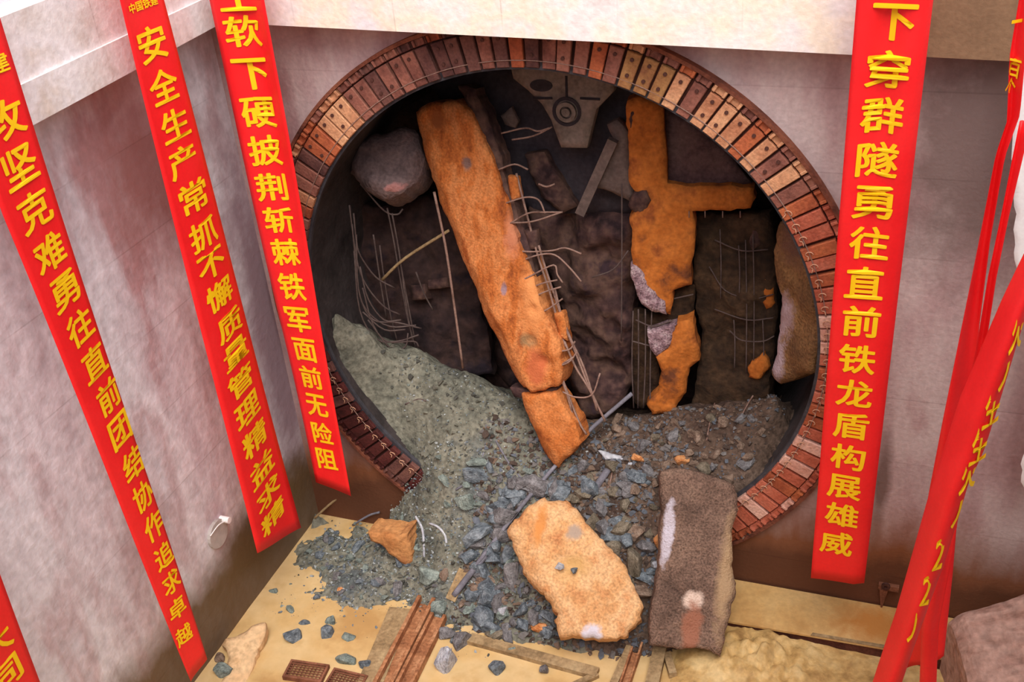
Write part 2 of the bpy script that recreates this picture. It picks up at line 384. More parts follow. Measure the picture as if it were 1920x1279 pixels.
struct('wall_left', XL-0.5, XL, -14.0, WY+0.7, FZ-0.3, TOPZ, M_wl)
struct('wall_right', 7.6, 8.1, -14.0, WY+0.7, FZ-0.3, TOPZ, M_shaft)
struct('wall_front', XL-0.5, 8.1, -14.5, -14.0, FZ-0.3, TOPZ, M_shaft)
# muddy water floor, gently rippled
def floor_mesh():
    v, f = [], []; nx, ny = 120, 140
    for j in range(ny+1):
        for i in range(nx+1):
            x = XL+(7.6-XL)*i/nx; y = -14+(14.06)*j/ny
            v.append((x, y, FZ+0.012*noise.fractal(Vector((x*1.3, y*1.3, 0)), 1, 2, 3)))
    for j in range(ny):
        for i in range(nx):
            a = j*(nx+1)+i; f.append((a, a+1, a+nx+2, a+nx+1))
    return thing('floor', v, f, M_mudfloor, smooth=True, centre=False)
tag(floor_mesh(), kind='structure')
# ring beams under the pit edge: the long one over the tunnel, the side one, and the brown piece on the right
def poly_prism(name, prof, mat, kind='structure'):
    """prof: list of (bottom_front, bottom_back, top_back, top_front) stations -> lofted prism"""
    v, f = [], []
    for s in prof: v += list(s)
    n = len(prof)
    for k in range(n-1):
        for i in range(4):
            j = (i+1) % 4; f.append((4*k+i, 4*k+j, 4*k+4+j, 4*k+4+i))
    f.append((3, 2, 1, 0)); f.append(tuple(4*(n-1)+i for i in range(4)))
    return tag(thing(name, v, f, mat, centre=False), kind=kind)
BP = 0.42
pa, pb = atY(505, 47, WY-BP), atY(1600, 103, WY-BP)
sl = (pb[2]-pa[2])/(pb[0]-pa[0])
def zb(x): return pa[2]+sl*(x-pa[0])
def st(x, y, zt): return [(x, y, zb(x)), (x, WY, zb(x)), (x, WY, zt), (x, y, zt)]
poly_prism('trim_1', [st(XL, WY-BP, 5.0), st(3.75, WY-BP, 5.0)], M_beam)
poly_prism('trim_2', [st(3.754, WY-BP+0.05, 5.0), st(4.86, WY-BP+0.05, 5.0)], M_beamb)
poly_prism('trim_3', [st(4.875, WY-BP+0.12, 5.0), st(7.6, WY-BP+0.12, 5.0)], M_beaml)
XB = XL+0.42
q0, q1 = at(75, 228, 0, XB), at(400, 52, 0, XB)
sl2 = (q1[2]-q0[2])/(q1[1]-q0[1])
def zl(y): return q0[2]+sl2*(y-q0[1])
zt0 = at(60, 12, 0, XB)[2]
def stl(y, x, za, zb_): return [(x, y, za), (XL, y, za), (XL, y, zb_), (x, y, zb_)]
lowh = at(140, 112, 0, XB)[2]
poly_prism('trim_4', [stl(-13.9, XB, zl(-13.9), lowh), stl(WY-BP-0.002, XB, zl(-0.4), lowh)], M_beaml)
poly_prism('trim_5', [stl(-13.9, XB-0.035, lowh+0.001, zt0), stl(WY-BP-0.002, XB-0.035, lowh+0.001, zt0)], M_beaml)

# tunnel bore and the mud face at its end
def bore():
    v, f = [], []; n = 96; ys = [WY+0.02, 0.7, 1.6, 2.6, 3.2]
    for y in ys:
        for i in range(n):
            a = 2*math.pi*i/n; r = 3.42+0.04*noise.noise(Vector((3*math.cos(a), y*2, 3*math.sin(a))))
            v.append((r*math.cos(a), y, r*math.sin(a)))
    for k in range(len(ys)-1):
        for i in range(n):
            j = (i+1) % n; f.append((k*n+i, k*n+j, (k+1)*n+j, (k+1)*n+i))
    return thing('wall_tunnel', v, f, M_tunnel, smooth=True, centre=False)
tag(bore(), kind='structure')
def mudface():
    v, f = [], []; n, mR = 90, 34
    v.append((0, 2.5, 0))
    for k in range(1, mR+1):
        r = 3.45*k/mR
        for i in range(n):
            a = 2*math.pi*i/n; x, z = r*math.cos(a), r*math.sin(a)
            h = 0.28*noise.fractal(Vector((x*0.9, 3, z*1.3)), 0.9, 2.1, 5)
            v.append((x, 2.5+h, z))
    for i in range(n): f.append((0, 1+(i+1) % n, 1+i))
    for k in range(mR-1):
        for i in range(n):
            a = 1+k*n+i; b = 1+k*n+(i+1) % n; f.append((a, b, b+n, a+n))
    return thing('wall_tunnel_face', v, f, M_face, centre=False)
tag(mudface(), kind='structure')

# ------------------------------------------------------------------ portal ring of hinged rusty plates
ring = tag(empty('portal_ring', (0, 0, -RO)), 'rusty round portal ring of radial plates framing the tunnel mouth', 'ring')
def annulus(r0, r1, y0, y1, n=160):
    v, f = [], []
    for i in range(n):
        a = 2*math.pi*i/n; c, s = math.cos(a), math.sin(a)
        v += [(r0*c, y0, r0*s), (r1*c, y0, r1*s), (r1*c, y1, r1*s), (r0*c, y1, r0*s)]
    for i in range(n):
        a, b = 4*i, 4*((i+1) % n)
        for k in range(4): f.append((a+k, b+k, b+(k+1) % 4, a+(k+1) % 4))
    return v, f
thing('backing_plate', *annulus(3.40, RO-0.02, 0.035, WY+0.05), M_backring, ring)
thing('outer_rim', *annulus(RO-0.03, RO+0.012, -0.045, WY+0.02), M_rim, ring)
thing('rubber_curtain', *annulus(3.335, 3.43, 0.03, 0.085), M_rubber, ring)
wv, wf = tube_vf([(3.455*math.cos(a), -0.032, 3.455*math.sin(a)) for a in np.linspace(0, 2*math.pi, 161)], 0.006, 5, 0)
thing('wire', wv, wf, M_rebar, ring, True)
NP = 122; dA = 2*math.pi/NP
def wedge(r0, r1, ha0, y0, y1, bev=0.008):
    """plate lying along +x, constant-gap wedge with a chamfered front"""
    v = []
    for (y, b) in ((y0, bev), (y0+bev, 0.0), (y1, 0.0)):
        for r, sgn in ((r0, -1), (r1, -1), (r1, 1), (r0, 1)):
            rr = r+b if r == r0 else r-b
            v.append((rr*math.cos(ha0*sgn)-0, y, rr*math.sin(ha0*sgn)-sgn*b))
    f = [(0, 1, 2, 3), (11, 10, 9, 8)]
    for k in (0, 4):
        for i in range(4):
            j = (i+1) % 4; f.append((k+j, k+i, k+4+i, k+4+j))
    return v, f
pl_me, tab_me = {}, {}
for kx, pm in PLK.items():
    v, f = wedge(3.372, 3.775, dA*0.415, -0.028, 0.034); me = mesh('plank', v, f); me.materials.append(pm); pl_me[kx] = me
    v1 = wedge(3.792, 3.882, dA*0.44, -0.004, 0.034, 0.006); v2 = wedge(3.80, 3.876, dA*0.08, -0.040, -0.004, 0.004)
    ca, sa = math.cos(dA*0.32), math.sin(dA*0.32)
    def rotd(v, s): return [(x*ca-z*s*sa, y, x*s*sa+z*ca) for (x, y, z) in v]
    v, f = joinvf([v1, (rotd(v2[0], 1), v2[1]), (rotd(v2[0], -1), v2[1])]); me = mesh('hinge_block', v, f); me.materials.append(pm); tab_me[kx] = me
bv_, bf_ = [], []
for k in range(8):
    a = 2*math.pi*k/8; bv_ += [(0.022*math.cos(a), 0, 0.022*math.sin(a)), (0.022*math.cos(a), -0.02, 0.022*math.sin(a))]
for k in range(8): bf_.append((2*k, 2*((k+1) % 8), 2*((k+1) % 8)+1, 2*k+1))
bf_.append(tuple(range(1, 16, 2))[::-1]); bolt_me = mesh('bolt', bv_, bf_); bolt_me.materials.append(M_bolt)
hv, hf = tube_vf([(0.05*math.cos(t)+0.0, -0.02-0.01*math.sin(t), 0.042*math.sin(t)) for t in np.linspace(-0.4, 4.3, 9)] + [(-0.03, -0.02, -0.1)], 0.0075, 5, 2)
hook_me = mesh('hook', hv, hf, True); hook_me.materials.append(M_wire)
PR = random.Random(11)
zone = [(-62, 33, ['salmon', 'rust', 'salmon', 'salmon', 'pink', 'rust']), (33, 46, ['brown', 'tan', 'brown', 'rust']), (46, 60, ['tan', 'rust', 'tan', 'brown']),
        (60, 78, ['ochre', 'brown', 'tan', 'rust', 'brown']), (78, 112, ['brown', 'dark', 'brown', 'brown', 'rust', 'dark']), (112, 128, ['dark', 'dark', 'brown']),
        (128, 134, ['tan']), (134, 182, ['brown', 'tan', 'rust', 'brown', 'tan', 'brown', 'dark']), (182, 250, ['maroon', 'dark', 'maroon']), (250, 298, ['maroon', 'dark'])]
for k in range(NP):
    a = k*dA; deg = math.degrees(a)
    if deg > 298: deg -= 360
    ks = [z_[2] for z_ in zone if z_[0] <= deg < z_[1]][0]
    kx = PR.choice(ks)
    if 3 <= deg < 9: kx = 'pink'
    def addp(name, me, dy=0.0, da=0.0, tilt=0.0):
        o = link(name, me, None, ring, (0, dy, RO)); o.rotation_euler = (tilt, -(a+da), 0); return o
    pk_ = addp('plank', pl_me[kx], PR.uniform(-0.010, 0.010), PR.uniform(-0.0025, 0.0025), PR.uniform(-0.003, 0.003))
    kt = kx if PR.random() < 0.6 else PR.choice(ks)
    addp('hinge_block', tab_me[kt], PR.uniform(-0.004, 0.004))
    if 40 < deg < 165:
        for rr in ((3.70,) if PR.random() < 0.6 else (3.70, 3.52)):
            if PR.random() < 0.75:
                b = link('bolt', bolt_me, None, pk_, (rr, -0.024, 0.004))
    if -52 < deg < 33 or 183 < deg < 232:
        h = link('hook', hook_me, None, pk_, (3.455, -0.025, 0)); h.rotation_euler = (0, a+PR.uniform(-0.5, 0.5), 0); h.scale = (0.8, 0.8, 0.8)

# ------------------------------------------------------------------ red banners with yellow writing
def glyph_mesh(ch, bold=0.024):
    cu = bpy.data.curves.new('glyph', 'FONT'); cu.body = ch; cu.size = 1.0; cu.resolution_u = 3
    cu.fill_mode = 'BOTH'
    ob = bpy.data.objects.new('glyph_source', cu); col.objects.link(ob)
    dg = bpy.context.evaluated_depsgraph_get(); ev = ob.evaluated_get(dg)
    me = bpy.data.meshes.new_from_object(ev)
    co = [v.co.copy() for v in me.vertices]; fs = [tuple(p.vertices) for p in me.polygons]
    bpy.data.objects.remove(ob); bpy.data.meshes.remove(me); bpy.data.curves.remove(cu)
    if not co: return [], []
    xs = [c.x for c in co]; ys = [c.y for c in co]
    cx, cy = (min(xs)+max(xs))/2, (min(ys)+max(ys))/2
    vv, ff = [], []       # heavy poster weight: the outline repeated a little to each side
    for k, (dx, dy) in enumerate([(0, 0)]+[(bold*math.cos(t), bold*0.8*math.sin(t)) for t in np.linspace(0, 2*math.pi, 8, endpoint=False)]):
        n0 = len(vv); vv += [(c.x-cx+dx, c.y-cy+dy, k*0.0004) for c in co]; ff += [tuple(i+n0 for i in f) for f in fs]
    return vv, ff
GL = {}
def glyph(ch):
    if ch not in GL: GL[ch] = glyph_mesh(ch)
    return GL[ch]

class Banner:
    """hanging cloth strip: left / right edge pixel polylines on a plane (axis, value); fold(u, s) = offset towards the camera side"""
    def __init__(s, name, left, right, ax, val, label, fold=None, cat='banner', mat=None, rows=46, cols=10, top=None, twist=0.0):
        s.ax, s.val = ax, val; s.nrm = np.array([1.0, 0, 0]) if ax == 0 else np.array([0, -1.0, 0]); s.h = 1 if ax == 0 else 0
        s.fold = fold or (lambda u, z: 0.0)
        L_ = [at(*p, ax, val) for p in left]; R_ = [at(*p, ax, val) for p in right]
        s.L, s.R = L_, R_
        def sample(P, t):
            d = [0.0]
            for i in range(1, len(P)): d.append(d[-1]+np.linalg.norm(P[i]-P[i-1]))
            q = t*d[-1]
            for i in range(1, len(P)):
                if q <= d[i]+1e-9: return P[i-1]+(P[i]-P[i-1])*((q-d[i-1])/max(1e-9, d[i]-d[i-1]))
            return P[-1]
        v, f = [], []
        for j in range(rows+1):
            a, b = sample(L_, j/rows), sample(R_, j/rows)
            for i in range(cols+1):
                u = i/cols; p = a+(b-a)*u; v.append(p + s.nrm*s.fold(u, p[2]))
        th = 0.004; n0 = len(v); v += [p - s.nrm*th for p in v[:n0]]
        W_ = cols+1
        for j in range(rows):
            for i in range(cols):
                a = j*W_+i; f += [(a, a+W_, a+W_+1, a+1), (n0+a, n0+a+1, n0+a+W_+1, n0+a+W_)]
        bdr = [i for i in range(W_)]+[j*W_+cols for j in range(1, rows+1)]+[rows*W_+i for i in range(cols-1, -1, -1)]+[j*W_ for j in range(rows-1, 0, -1)]
        for k in range(len(bdr)):
            a, b = bdr[k], bdr[(k+1) % len(bdr)]; f.append((a, b, n0+b, n0+a))
        s.o = tag(thing(name, v, f, mat or M_red, smooth=True), label, cat)
    def hz(s, z):
        """horizontal coordinate of left and right edge at height z"""
        def ev(P):
            zs = [p[2] for p in P][::-1]; hs = [p[s.h] for p in P][::-1]; return float(np.interp(z, zs, hs))
        return ev(s.L), ev(s.R)
    def write(s, chars, cents, wfrac=0.62, aspect=1.0, hs=None, name='printed_character', du=0.0, bold=0):
        C3 = [at(*c, s.ax, s.val) for c in cents]
        for k, ch in enumerate(chars):
            gv, gf = glyph(ch)
            if not gv: continue
            c = C3[k]; l, r = s.hz(c[2]); wd = abs(r-l)*wfrac
            if hs: ht = hs
            else:
                sp = [abs(C3[k][2]-C3[j][2]) for j in (k-1, k+1) if 0 <= j < len(C3)]; ht = min(sum(sp)/len(sp)*0.80, wd*1.18*aspect)
            gw = max(p[0] for p in gv)-min(p[0] for p in gv); gh = max(p[1] for p in gv)-min(p[1] for p in gv)
            if hs and gw > 1.2: kx = ky = wd/gw
            else: kx = wd/max(gw, 0.75); ky = ht/max(gh, 0.72)
            vv = []
            for (x, y, dz) in gv:
                p = c.copy(); p[s.h] += x*kx; p[2] += y*ky
                u = (p[s.h]-l)/(r-l); vv.append(p + s.nrm*(s.fold(u, p[2])+0.007+dz))
            g = thing(name, vv, gf, M_yel, s.o)

b1 = Banner('hanging_banner', [(-130, 20), (0, 400), (362, 1279)], [(-60, -160), (20, 90), (385, 1235)], 0, -3.3,
            'long red banner on the side wall whose writing starts 攻坚克难', lambda u, z: 0.03*math.sin(u*3+z*0.6))
b1.write('建', [(0, 120)], 0.34, hs=0.17)
b1.write('攻坚克难勇往直前团结协作追求卓越', [(13, 225), (38, 312), (66, 395), (93, 474), (121, 545), (149, 613), (175, 679), (201, 742), (222, 806), (245, 868), (264, 928), (284, 985), (303, 1040), (318, 1090), (330, 1140), (344, 1190)], 0.66)
b2 = Banner('hanging_banner', [(180, -200), (228, 0), (480, 1037)], [(250, -200), (304, 0), (567, 990)], 0, -3.3,
            'red banner on the side wall reading 安全生产 down to 精益求精', lambda u, z: 0.025*math.sin(u*4-z*0.5))
b2.write(['中国铁建'], [(268, 8)], 0.66, hs=0.16)
b2.write('安全生产常抓不懈质量管理精益求精', [(285, 82), (306, 161), (327, 233), (341, 302), (361, 368), (379, 438), (394, 495), (409, 551), (428, 608), (440, 660), (449, 715), (462, 768), (476, 822), (490, 877), (502, 924), (511, 968)], 0.62)
def f3(u, z):
    t = max(0.0, (z+0.5)/4.0); return 0.06*math.cos((u-0.12)*2*math.pi)*min(1, t)+0.02*math.sin(z*1.1+u*2)
b3 = Banner('hanging_banner', [(355, -200), (395, 0), (592, 905)], [(468, -200), (500, 0), (657, 932)], 1, -0.72,
            'glossy red banner in the wall corner reading 软下硬披荆斩棘', f3)
b3.write('上软下硬披荆斩棘铁军面前无险阻', [(443, -6), (454, 60), (470, 140), (484, 212), (497, 283), (510, 351), (524, 412), (537, 472), (549, 536), (560, 598), (573, 655), (584, 707), (594, 760), (604, 813), (612, 862)], 0.58)
def f4(u, z):
    t = min(1, max(0.0, (z-0.5)/4.0)); return 0.05*math.sin(u*9+0.6)*t + 0.012*math.sin(z*0.9+u*3) - (0.05*max(0, u-0.8)/0.2 if u > 0.8 else 0)*(1-t*0.5)
b4 = Banner('hanging_banner', [(1622, -200), (1606, 0), (1520, 1085)], [(1776, -200), (1750, 0), (1620, 1098)], 1, -0.9,
            'wide red banner beside the ring reading 下穿群隧勇往直前', f4)
b4.write('下穿群隧勇往直前铁龙盾构展雄威', [(1677, 42), (1664, 132), (1654, 217), (1645, 300), (1637, 379), (1630, 456), (1621, 530), (1615, 602), (1607, 672), (1602, 736), (1596, 797), (1590, 856), (1583, 912), (1578, 965), (1568, 1018)], 0.60)
b6 = Banner('hanging_banner', [(-140, 860), (-70, 1279), (-40, 1420)], [(-60, 900), (75, 1279), (125, 1420)], 0, -3.3,
            'red banner corner with partial yellow strokes at the bottom left of the picture', lambda u, z: 0.02*math.sin(u*4+z))
b6.write('大同', [(-8, 1207), (8, 1268)], 0.5, aspect=0.9)
# blown banners at the right edge
def twist(k, ph, am): return lambda u, z: am*math.sin(u*math.pi*1.2+z*k+ph)
b5 = Banner('blown_banner', [(1922, -60), (1893, 110), (1888, 230), (1867, 290), (1835, 450), (1800, 620), (1768, 780), (1742, 920), (1715, 1080), (1690, 1268)],
            [(1945, -60), (1921, 110), (1912, 210), (1884, 290), (1857, 450), (1836, 620), (1822, 780), (1800, 920), (1786, 1080), (1770, 1222)], 1, -1.7,
            'folded red banner behind the twisted one, ending in a slanted hem', twist(0.8, 0.5, 0.08), rows=70)
b5.write('一百个', [(1907, 40), (1902, 130), (1894, 168)], 0.8, hs=0.16)
b7 = Banner('blown_banner', [(1912, 230), (1878, 400), (1852, 520), (1832, 640), (1800, 800), (1755, 1050), (1728, 1180), (1722, 1330)],
            [(1932, 230), (1892, 400), (1868, 520), (1850, 640), (1825, 800), (1785, 1050), (1760, 1180), (1754, 1330)], 1, -2.3,
            'thin folded red banner strip between the two blown banners', twist(0.6, 1.5, 0.05), rows=60)
b8 = Banner('blown_banner', [(1990, 330), (1922, 475), (1880, 560), (1840, 650), (1800, 742), (1765, 850), (1740, 930), (1710, 1040), (1680, 1150), (1637, 1279), (1600, 1400)],
            [(2010, 350), (1945, 520), (1905, 640), (1874, 740), (1845, 830), (1815, 895), (1794, 970), (1770, 1050), (1742, 1130), (1690, 1279), (1660, 1400)], 1, -3.0,
            'nearest twisted red banner with slivers of yellow writing, blown sideways', lambda u, z: 0.22*math.sin(u*math.pi*0.9)+0.04*math.sin(z*1.3), rows=80, cols=14)
b8.write('火丿生生火丿22丿', [(1908, 598), (1884, 668), (1862, 738), (1838, 806), (1818, 862), (1796, 930), (1762, 1010), (1738, 1080), (1712, 1150)], 0.46, hs=0.40)
# ragged white panel standing in for a white area at the right edge
wl = [(1912, 100), (1908, 160), (1900, 240), (1896, 300), (1901, 312), (1894, 330), (1903, 360), (1899, 380), (1906, 400), (1900, 430), (1904, 455), (1900, 480), (1907, 505), (1924, 560), (1926, 700), (1921, 850), (1913, 868), (1918, 885), (1912, 900), (1926, 925)]
Banner('ragged_white_panel', wl, [(x+60, y) for x, y in wl], 1, -0.5, 'ragged bright white panel behind the blown red banners', cat='sheet', mat=M_white, rows=60, cols=4)

# ------------------------------------------------------------------ soil heap spilling out of the bore
HP = [(622, 572, .45), (612, 630, .24), (640, 660, .3), (628, 735, .2), (664, 815, .16), (700, 868, .08), (726, 905, -.1), (690, 615, .7), (720, 655, .9), (790, 655, 1.05), (870, 698, 1.0), (955, 742, .9), (1040, 800, .75),
      (690, 720, .42), (760, 760, .42), (850, 820, .2), (950, 850, .25), (800, 900, -.15), (900, 950, -.3), (1000, 930, -.15), (1040, 885, .2),
      (850, 1050, -.85), (900, 1030, -.7),
      (1100, 830, .6), (1190, 785, 1.0), (1290, 760, 1.1), (1400, 760, 1.0), (1455, 730, 0.95), (1300, 850, .5), (1400, 890, .25), (1395, 950, -.02), (1200, 900, .1), (1150, 1000, -.45), (1230, 1030, -.5), (1100, 980, -.35),
      (650, 740, .22), (690, 820, .14), (980, 1060, -.85), (900, 1120, -1.15), (1080, 1100, -.95), (1200, 1100, -.85), (1300, 1000, -.35), (1300, 1100, -.75)]
pts = [atY(*p) for p in HP]
for (px, py) in [(575, 1000), (600, 1075), (650, 1150), (720, 1150), (790, 1140), (840, 1200), (920, 1210), (1030, 1215), (1120, 1230), (1200, 1235), (1290, 1200), (1380, 1120)]:
    pts.append(at(px, py, 2, FZ-0.02))
for (px, py, z) in [(735, 1085, -3.88), (765, 1095, -3.9), (715, 1060, -3.84), (690, 985, -3.70), (655, 960, -3.86), (600, 1040, -3.84), (585, 1010, -3.88), (620, 985, -3.83), (665, 975, -3.76), (700, 962, -3.72), (742, 950, -3.5), (748, 985, -3.48), (610, 1010, -3.80), (640, 1080, -3.80), (700, 1090, -3.78), (650, 1010, -3.80)]: pts.append(at(px, py, 2, z))
pts += [np.array(p) for p in [(-3.2, 1.6, -1.6), (-2, 1.9, -2.6), (-0.5, 1.9, -2.9), (1, 2.0, -2.6), (2.4, 1.9, -2.2), (3, 0.7, -2.2), (-3.9, -0.4, FZ-.1), (-3.9, -1.6, FZ-.2), (2.7, -0.4, FZ), (-3.4, -0.1, -4.05), (-3.5, -2.6, FZ-.3), (-1, -2.7, FZ-.4), (1.5, -2.4, FZ-.4), (3, -1.6, FZ-.3), (-3.8, 0.02, -3.9), (-2.75, -0.05, -4.1), (-3.0, -0.2, -4.05), (-2.95, -0.03, -4.1), (-2.6, -0.06, -3.9), (-3.25, -0.05, -4.1), (-3.45, 0.0, -4.1), (-3.3, -0.45, -3.97)]]
HPTS = np.array(pts)
def _phi(r): return r*0.9
_n = len(HPTS)
_D = np.sqrt(((HPTS[:, None, :2]-HPTS[None, :, :2])**2).sum(2))
_A = np.zeros((_n+3, _n+3)); _A[:_n, :_n] = _phi(_D)-np.eye(_n)*0.06; _A[:_n, _n] = 1; _A[:_n, _n+1:] = HPTS[:, :2]; _A[_n, :_n] = 1; _A[_n+1:, :_n] = HPTS[:, :2].T
_W = np.linalg.solve(_A, np.concatenate([HPTS[:, 2], [0, 0, 0]]))
def heap0(x, y):
    d = np.sqrt((HPTS[:, 0]-x)**2+(HPTS[:, 1]-y)**2); return float(_phi(d) @ _W[:_n]+_W[_n]+_W[_n+1]*x+_W[_n+2]*y)
def heap(x, y):
    h = heap0(x, y)
    p = Vector((x, y, 0))
    return h + 0.07*noise.fractal(p*2.2, 0.8, 2.2, 4) + 0.03*noise.fractal(p*8+Vector((3, 1, 0)), 0.8, 2.0, 3)
def heap_obj():
    x0, x1, y0, y1, s = -4.0, 3.4, -2.3, 2.1, 0.04
    nx, ny = int((x1-x0)/s), int((y1-y0)/s); H = {}; v = []; f = []
    for j in range(ny+1):
        for i in range(nx+1):
            x, y = x0+i*s, y0+j*s
            h = heap(x, y)
            ok = h > FZ-0.04
            if x > 2.05 and y < -0.06: ok = False
            if -0.06 < y <= WY+0.02 and math.hypot(x, h) > 3.37: ok = False
            if y > WY+0.02:
                if abs(x) > 3.42: ok = False
                elif math.hypot(x, h) > 3.41:
                    ok = True; h = math.copysign(math.sqrt(3.44**2-x*x), h) if h < 0 else 0.0
                    if h > 0.3: ok = False
            if ok: H[(i, j)] = len(v); v.append((x, y, h))
    for j in range(ny):
        for i in range(nx):
            q = [(i, j), (i+1, j), (i+1, j+1), (i, j+1)]
            k = [H[c] for c in q if c in H]
            if len(k) >= 3: f.append(tuple(k))
    me = thing('soil_heap', v, f, M_soil, centre=False)
    me.data.materials.append(M_soil_b)
    for p in me.data.polygons:
        c = p.center; t = c.x+0.55*noise.noise(Vector((c.x*1.5, c.y*1.5, 0)))+0.25*noise.noise(c*7)
        p.material_index = 1 if t > 0.35-0.3*c.y else 0
    return me
tag(heap_obj(), 'grey and brown loose soil heap spilling out of the tunnel mouth', 'soil', kind='stuff')
def hit(px, py):
    """where the sight line of a pixel meets the heap or the floor"""
    d = ray(px, py); t = 9.0
    while t < 24:
        p = CAM+d*t
        g = max(heap(p[0], p[1]) if (-4 < p[0] < 3.4 and -2.3 < p[1] < 2.1) else FZ, FZ)
        if p[2] <= g: return p
        t += 0.03
    return p

# ------------------------------------------------------------------ broken slabs
def set_mat(o, mt): o.data.materials.clear(); o.data.materials.append(mt)
def loc_on(o, px, py, pl): return tuple(float(x) for x in (at_plane(px, py, pl)-np.array(o.location)))
# long leaning orange slab
PLA = plane3((780, 220, 1.35), (880, 220, 1.30), (1040, 870, 0.12))
S1 = empty('leaning_slab', tuple(atY(1040, 880, 0.2))); tag(S1, 'long orange clay-faced concrete slab leaning across the tunnel mouth with bent rebar', 'slab')
o = slab('slab_body', [(772, 212), (800, 193), (852, 190), (880, 206), (893, 235), (905, 268), (922, 300), (938, 345), (950, 395), (965, 440), (985, 490), (1008, 545), (1022, 600), (1045, 640), (1052, 690), (1045, 725), (1000, 738), (962, 728), (940, 690), (905, 625), (875, 545), (845, 470), (815, 385), (785, 300)],
         PLA, 0.42, M_orange, 0.05, 0.035, 0.07, 0.05, 0.02, 3, S1,
         ridge=[(785, 200), (812, 300), (862, 440), (905, 540), (950, 640), (990, 730)], rslope=0.8,
         dents=[(876, 306, .07, .05), (946, 540, .06, .05), (995, 640, .12, .06), (1000, 580, .10, .05), (1025, 600, .1, .06), (1020, 680, .12, .07), (930, 420, .06, .04), (905, 400, .05, .03), (985, 520, .09, .05), (960, 470, .08, .04), (1035, 720, .08, .05), (850, 250, .07, .04)])
so_ = np.array(S1.location)+np.array(o.location)
def sp(px, py, r, c, soft=0.3): return (tuple(float(x) for x in at_plane(px, py, PLA)-so_), r, c, soft)
set_mat(o, pmat('orange_slab_face', [(146, 74, 34), (194, 108, 50), (212, 134, 78), (178, 94, 44)], 2.4, 0.9, 0.5, 34, (1.6, 1, 0.7), fine=0.16,
    spots=[sp(876, 306, (.07, .4, .09), (120, 96, 92)), sp(945, 540, (.04, .4, .09), (150, 124, 134)), sp(990, 640, (.12, .4, .1), (142, 112, 78)), sp(1005, 690, (.14, .4, .25), (188, 98, 60)),
           sp(1000, 560, (.16, .5, .5), (222, 146, 88), .5), sp(960, 440, (.1, .5, .3), (196, 124, 92), .4), sp(820, 225, (.1, .4, .12), (160, 92, 50))]))
slab('slab_foot', [(962, 738), (1000, 744), (1040, 740), (1058, 770), (1075, 800), (1084, 835), (1062, 862), (1036, 886), (1012, 856), (990, 810), (972, 772)], PLA, 0.36, M_orange, 0.05, 0.04, 0.06, 0.05, 0.02, 4, S1, ridge=[(980, 735), (1010, 800), (1050, 880)], rslope=0.8)
PLA2 = (PLA[0]-PLA[1]*0.12, PLA[1])
slab('edge_fragment', [(1038, 588), (1054, 586), (1062, 620), (1062, 640), (1046, 632)], PLA2, 0.12, M_orange, 0.04, 0.02, 0.05, 0.03, 0.01, 5, S1)
slab('edge_fragment', [(952, 330), (968, 332), (973, 370), (958, 378)], PLA2, 0.12, M_orange, 0.04, 0.02, 0.05, 0.03, 0.01, 6, S1)
slab('edge_fragment', [(980, 432), (1004, 432), (1008, 468), (990, 470)], PLA2, 0.12, M_mudmass, 0.04, 0.02, 0.05, 0.03, 0.01, 7, S1)
# crushed dark edge of the slab with protruding bars
slab('crushed_edge', [(858, 160), (890, 165), (915, 235), (940, 300), (960, 380), (990, 460), (1010, 540), (985, 500), (955, 440), (935, 350), (905, 285), (880, 220)], (PLA[0]-PLA[1]*0.10, PLA[1]), 0.25, M_mudmass, 0.05, 0.06, 0.06, 0.04, 0.02, 8, S1)
def bars(lst, pl, r, mat, parent, name='rebar'):
    for L_ in lst:
        rr = r
        tube(name, [at_plane(px, py, pl) for px, py in L_], rr, mat, parent, 6, 4)
PLB = (PLA[0]-PLA[1]*0.05, PLA[1]); PLB2 = (PLA[0]-PLA[1]*0.16, PLA[1])
bars([[(925, 270), (950, 345), (985, 470), (1010, 560), (1040, 660), (1058, 720), (1085, 790), (1100, 815)],
      [(968, 325), (985, 390), (1003, 460), (1015, 500), (1030, 545), (1045, 600), (1060, 650)],
      [(1010, 460), (1022, 500), (1035, 540), (1052, 590), (1072, 640), (1095, 690), (1120, 770)],
      [(1040, 540), (1055, 600), (1075, 650), (1100, 715), (1125, 770)],
      [(1045, 690), (1065, 745), (1078, 800)], [(1058, 640), (1080, 690), (1105, 730), (1135, 790)]], PLB2, 0.016, M_rebar, S1, 'long_rebar')
bars([[(935, 318), (965, 308), (990, 318)], [(945, 382), (985, 370), (1010, 375), (1022, 400)], [(955, 420), (990, 400), (1020, 398), (1055, 398)], [(960, 418), (1000, 415), (1052, 398)],
      [(965, 470), (995, 472), (1035, 470), (1060, 465), (1090, 476)], [(975, 490), (1010, 478), (1040, 478), (1066, 500), (1090, 528)], [(970, 530), (1000, 515), (1038, 497), (1045, 515), (1055, 530)],
      [(985, 545), (1015, 532), (1045, 525)], [(985, 565), (1020, 548), (1052, 538)], [(1005, 590), (1030, 578), (1055, 560)], [(1040, 660), (1068, 655), (1078, 640)], [(1030, 690), (1065, 680), (1082, 660)],
      [(1005, 700), (1040, 690), (1075, 670)], [(940, 250), (985, 240), (1008, 246), (1030, 240)], [(960, 262), (1000, 255), (1035, 238)], [(1055, 735), (1080, 745), (1110, 740), (1125, 700)], [(1010, 345), (1025, 350), (1040, 345)]], PLB, 0.012, M_rebar, S1, 'bent_rebar')
slab('crack_wedge', [(958, 726), (1002, 734), (1044, 726), (1046, 744), (1000, 750), (964, 744)], (PLA[0]-PLA[1]*0.14, PLA[1]), 0.2, M_mudmass, 0.05, 0.02, 0, 0, 0.01, 9, S1)
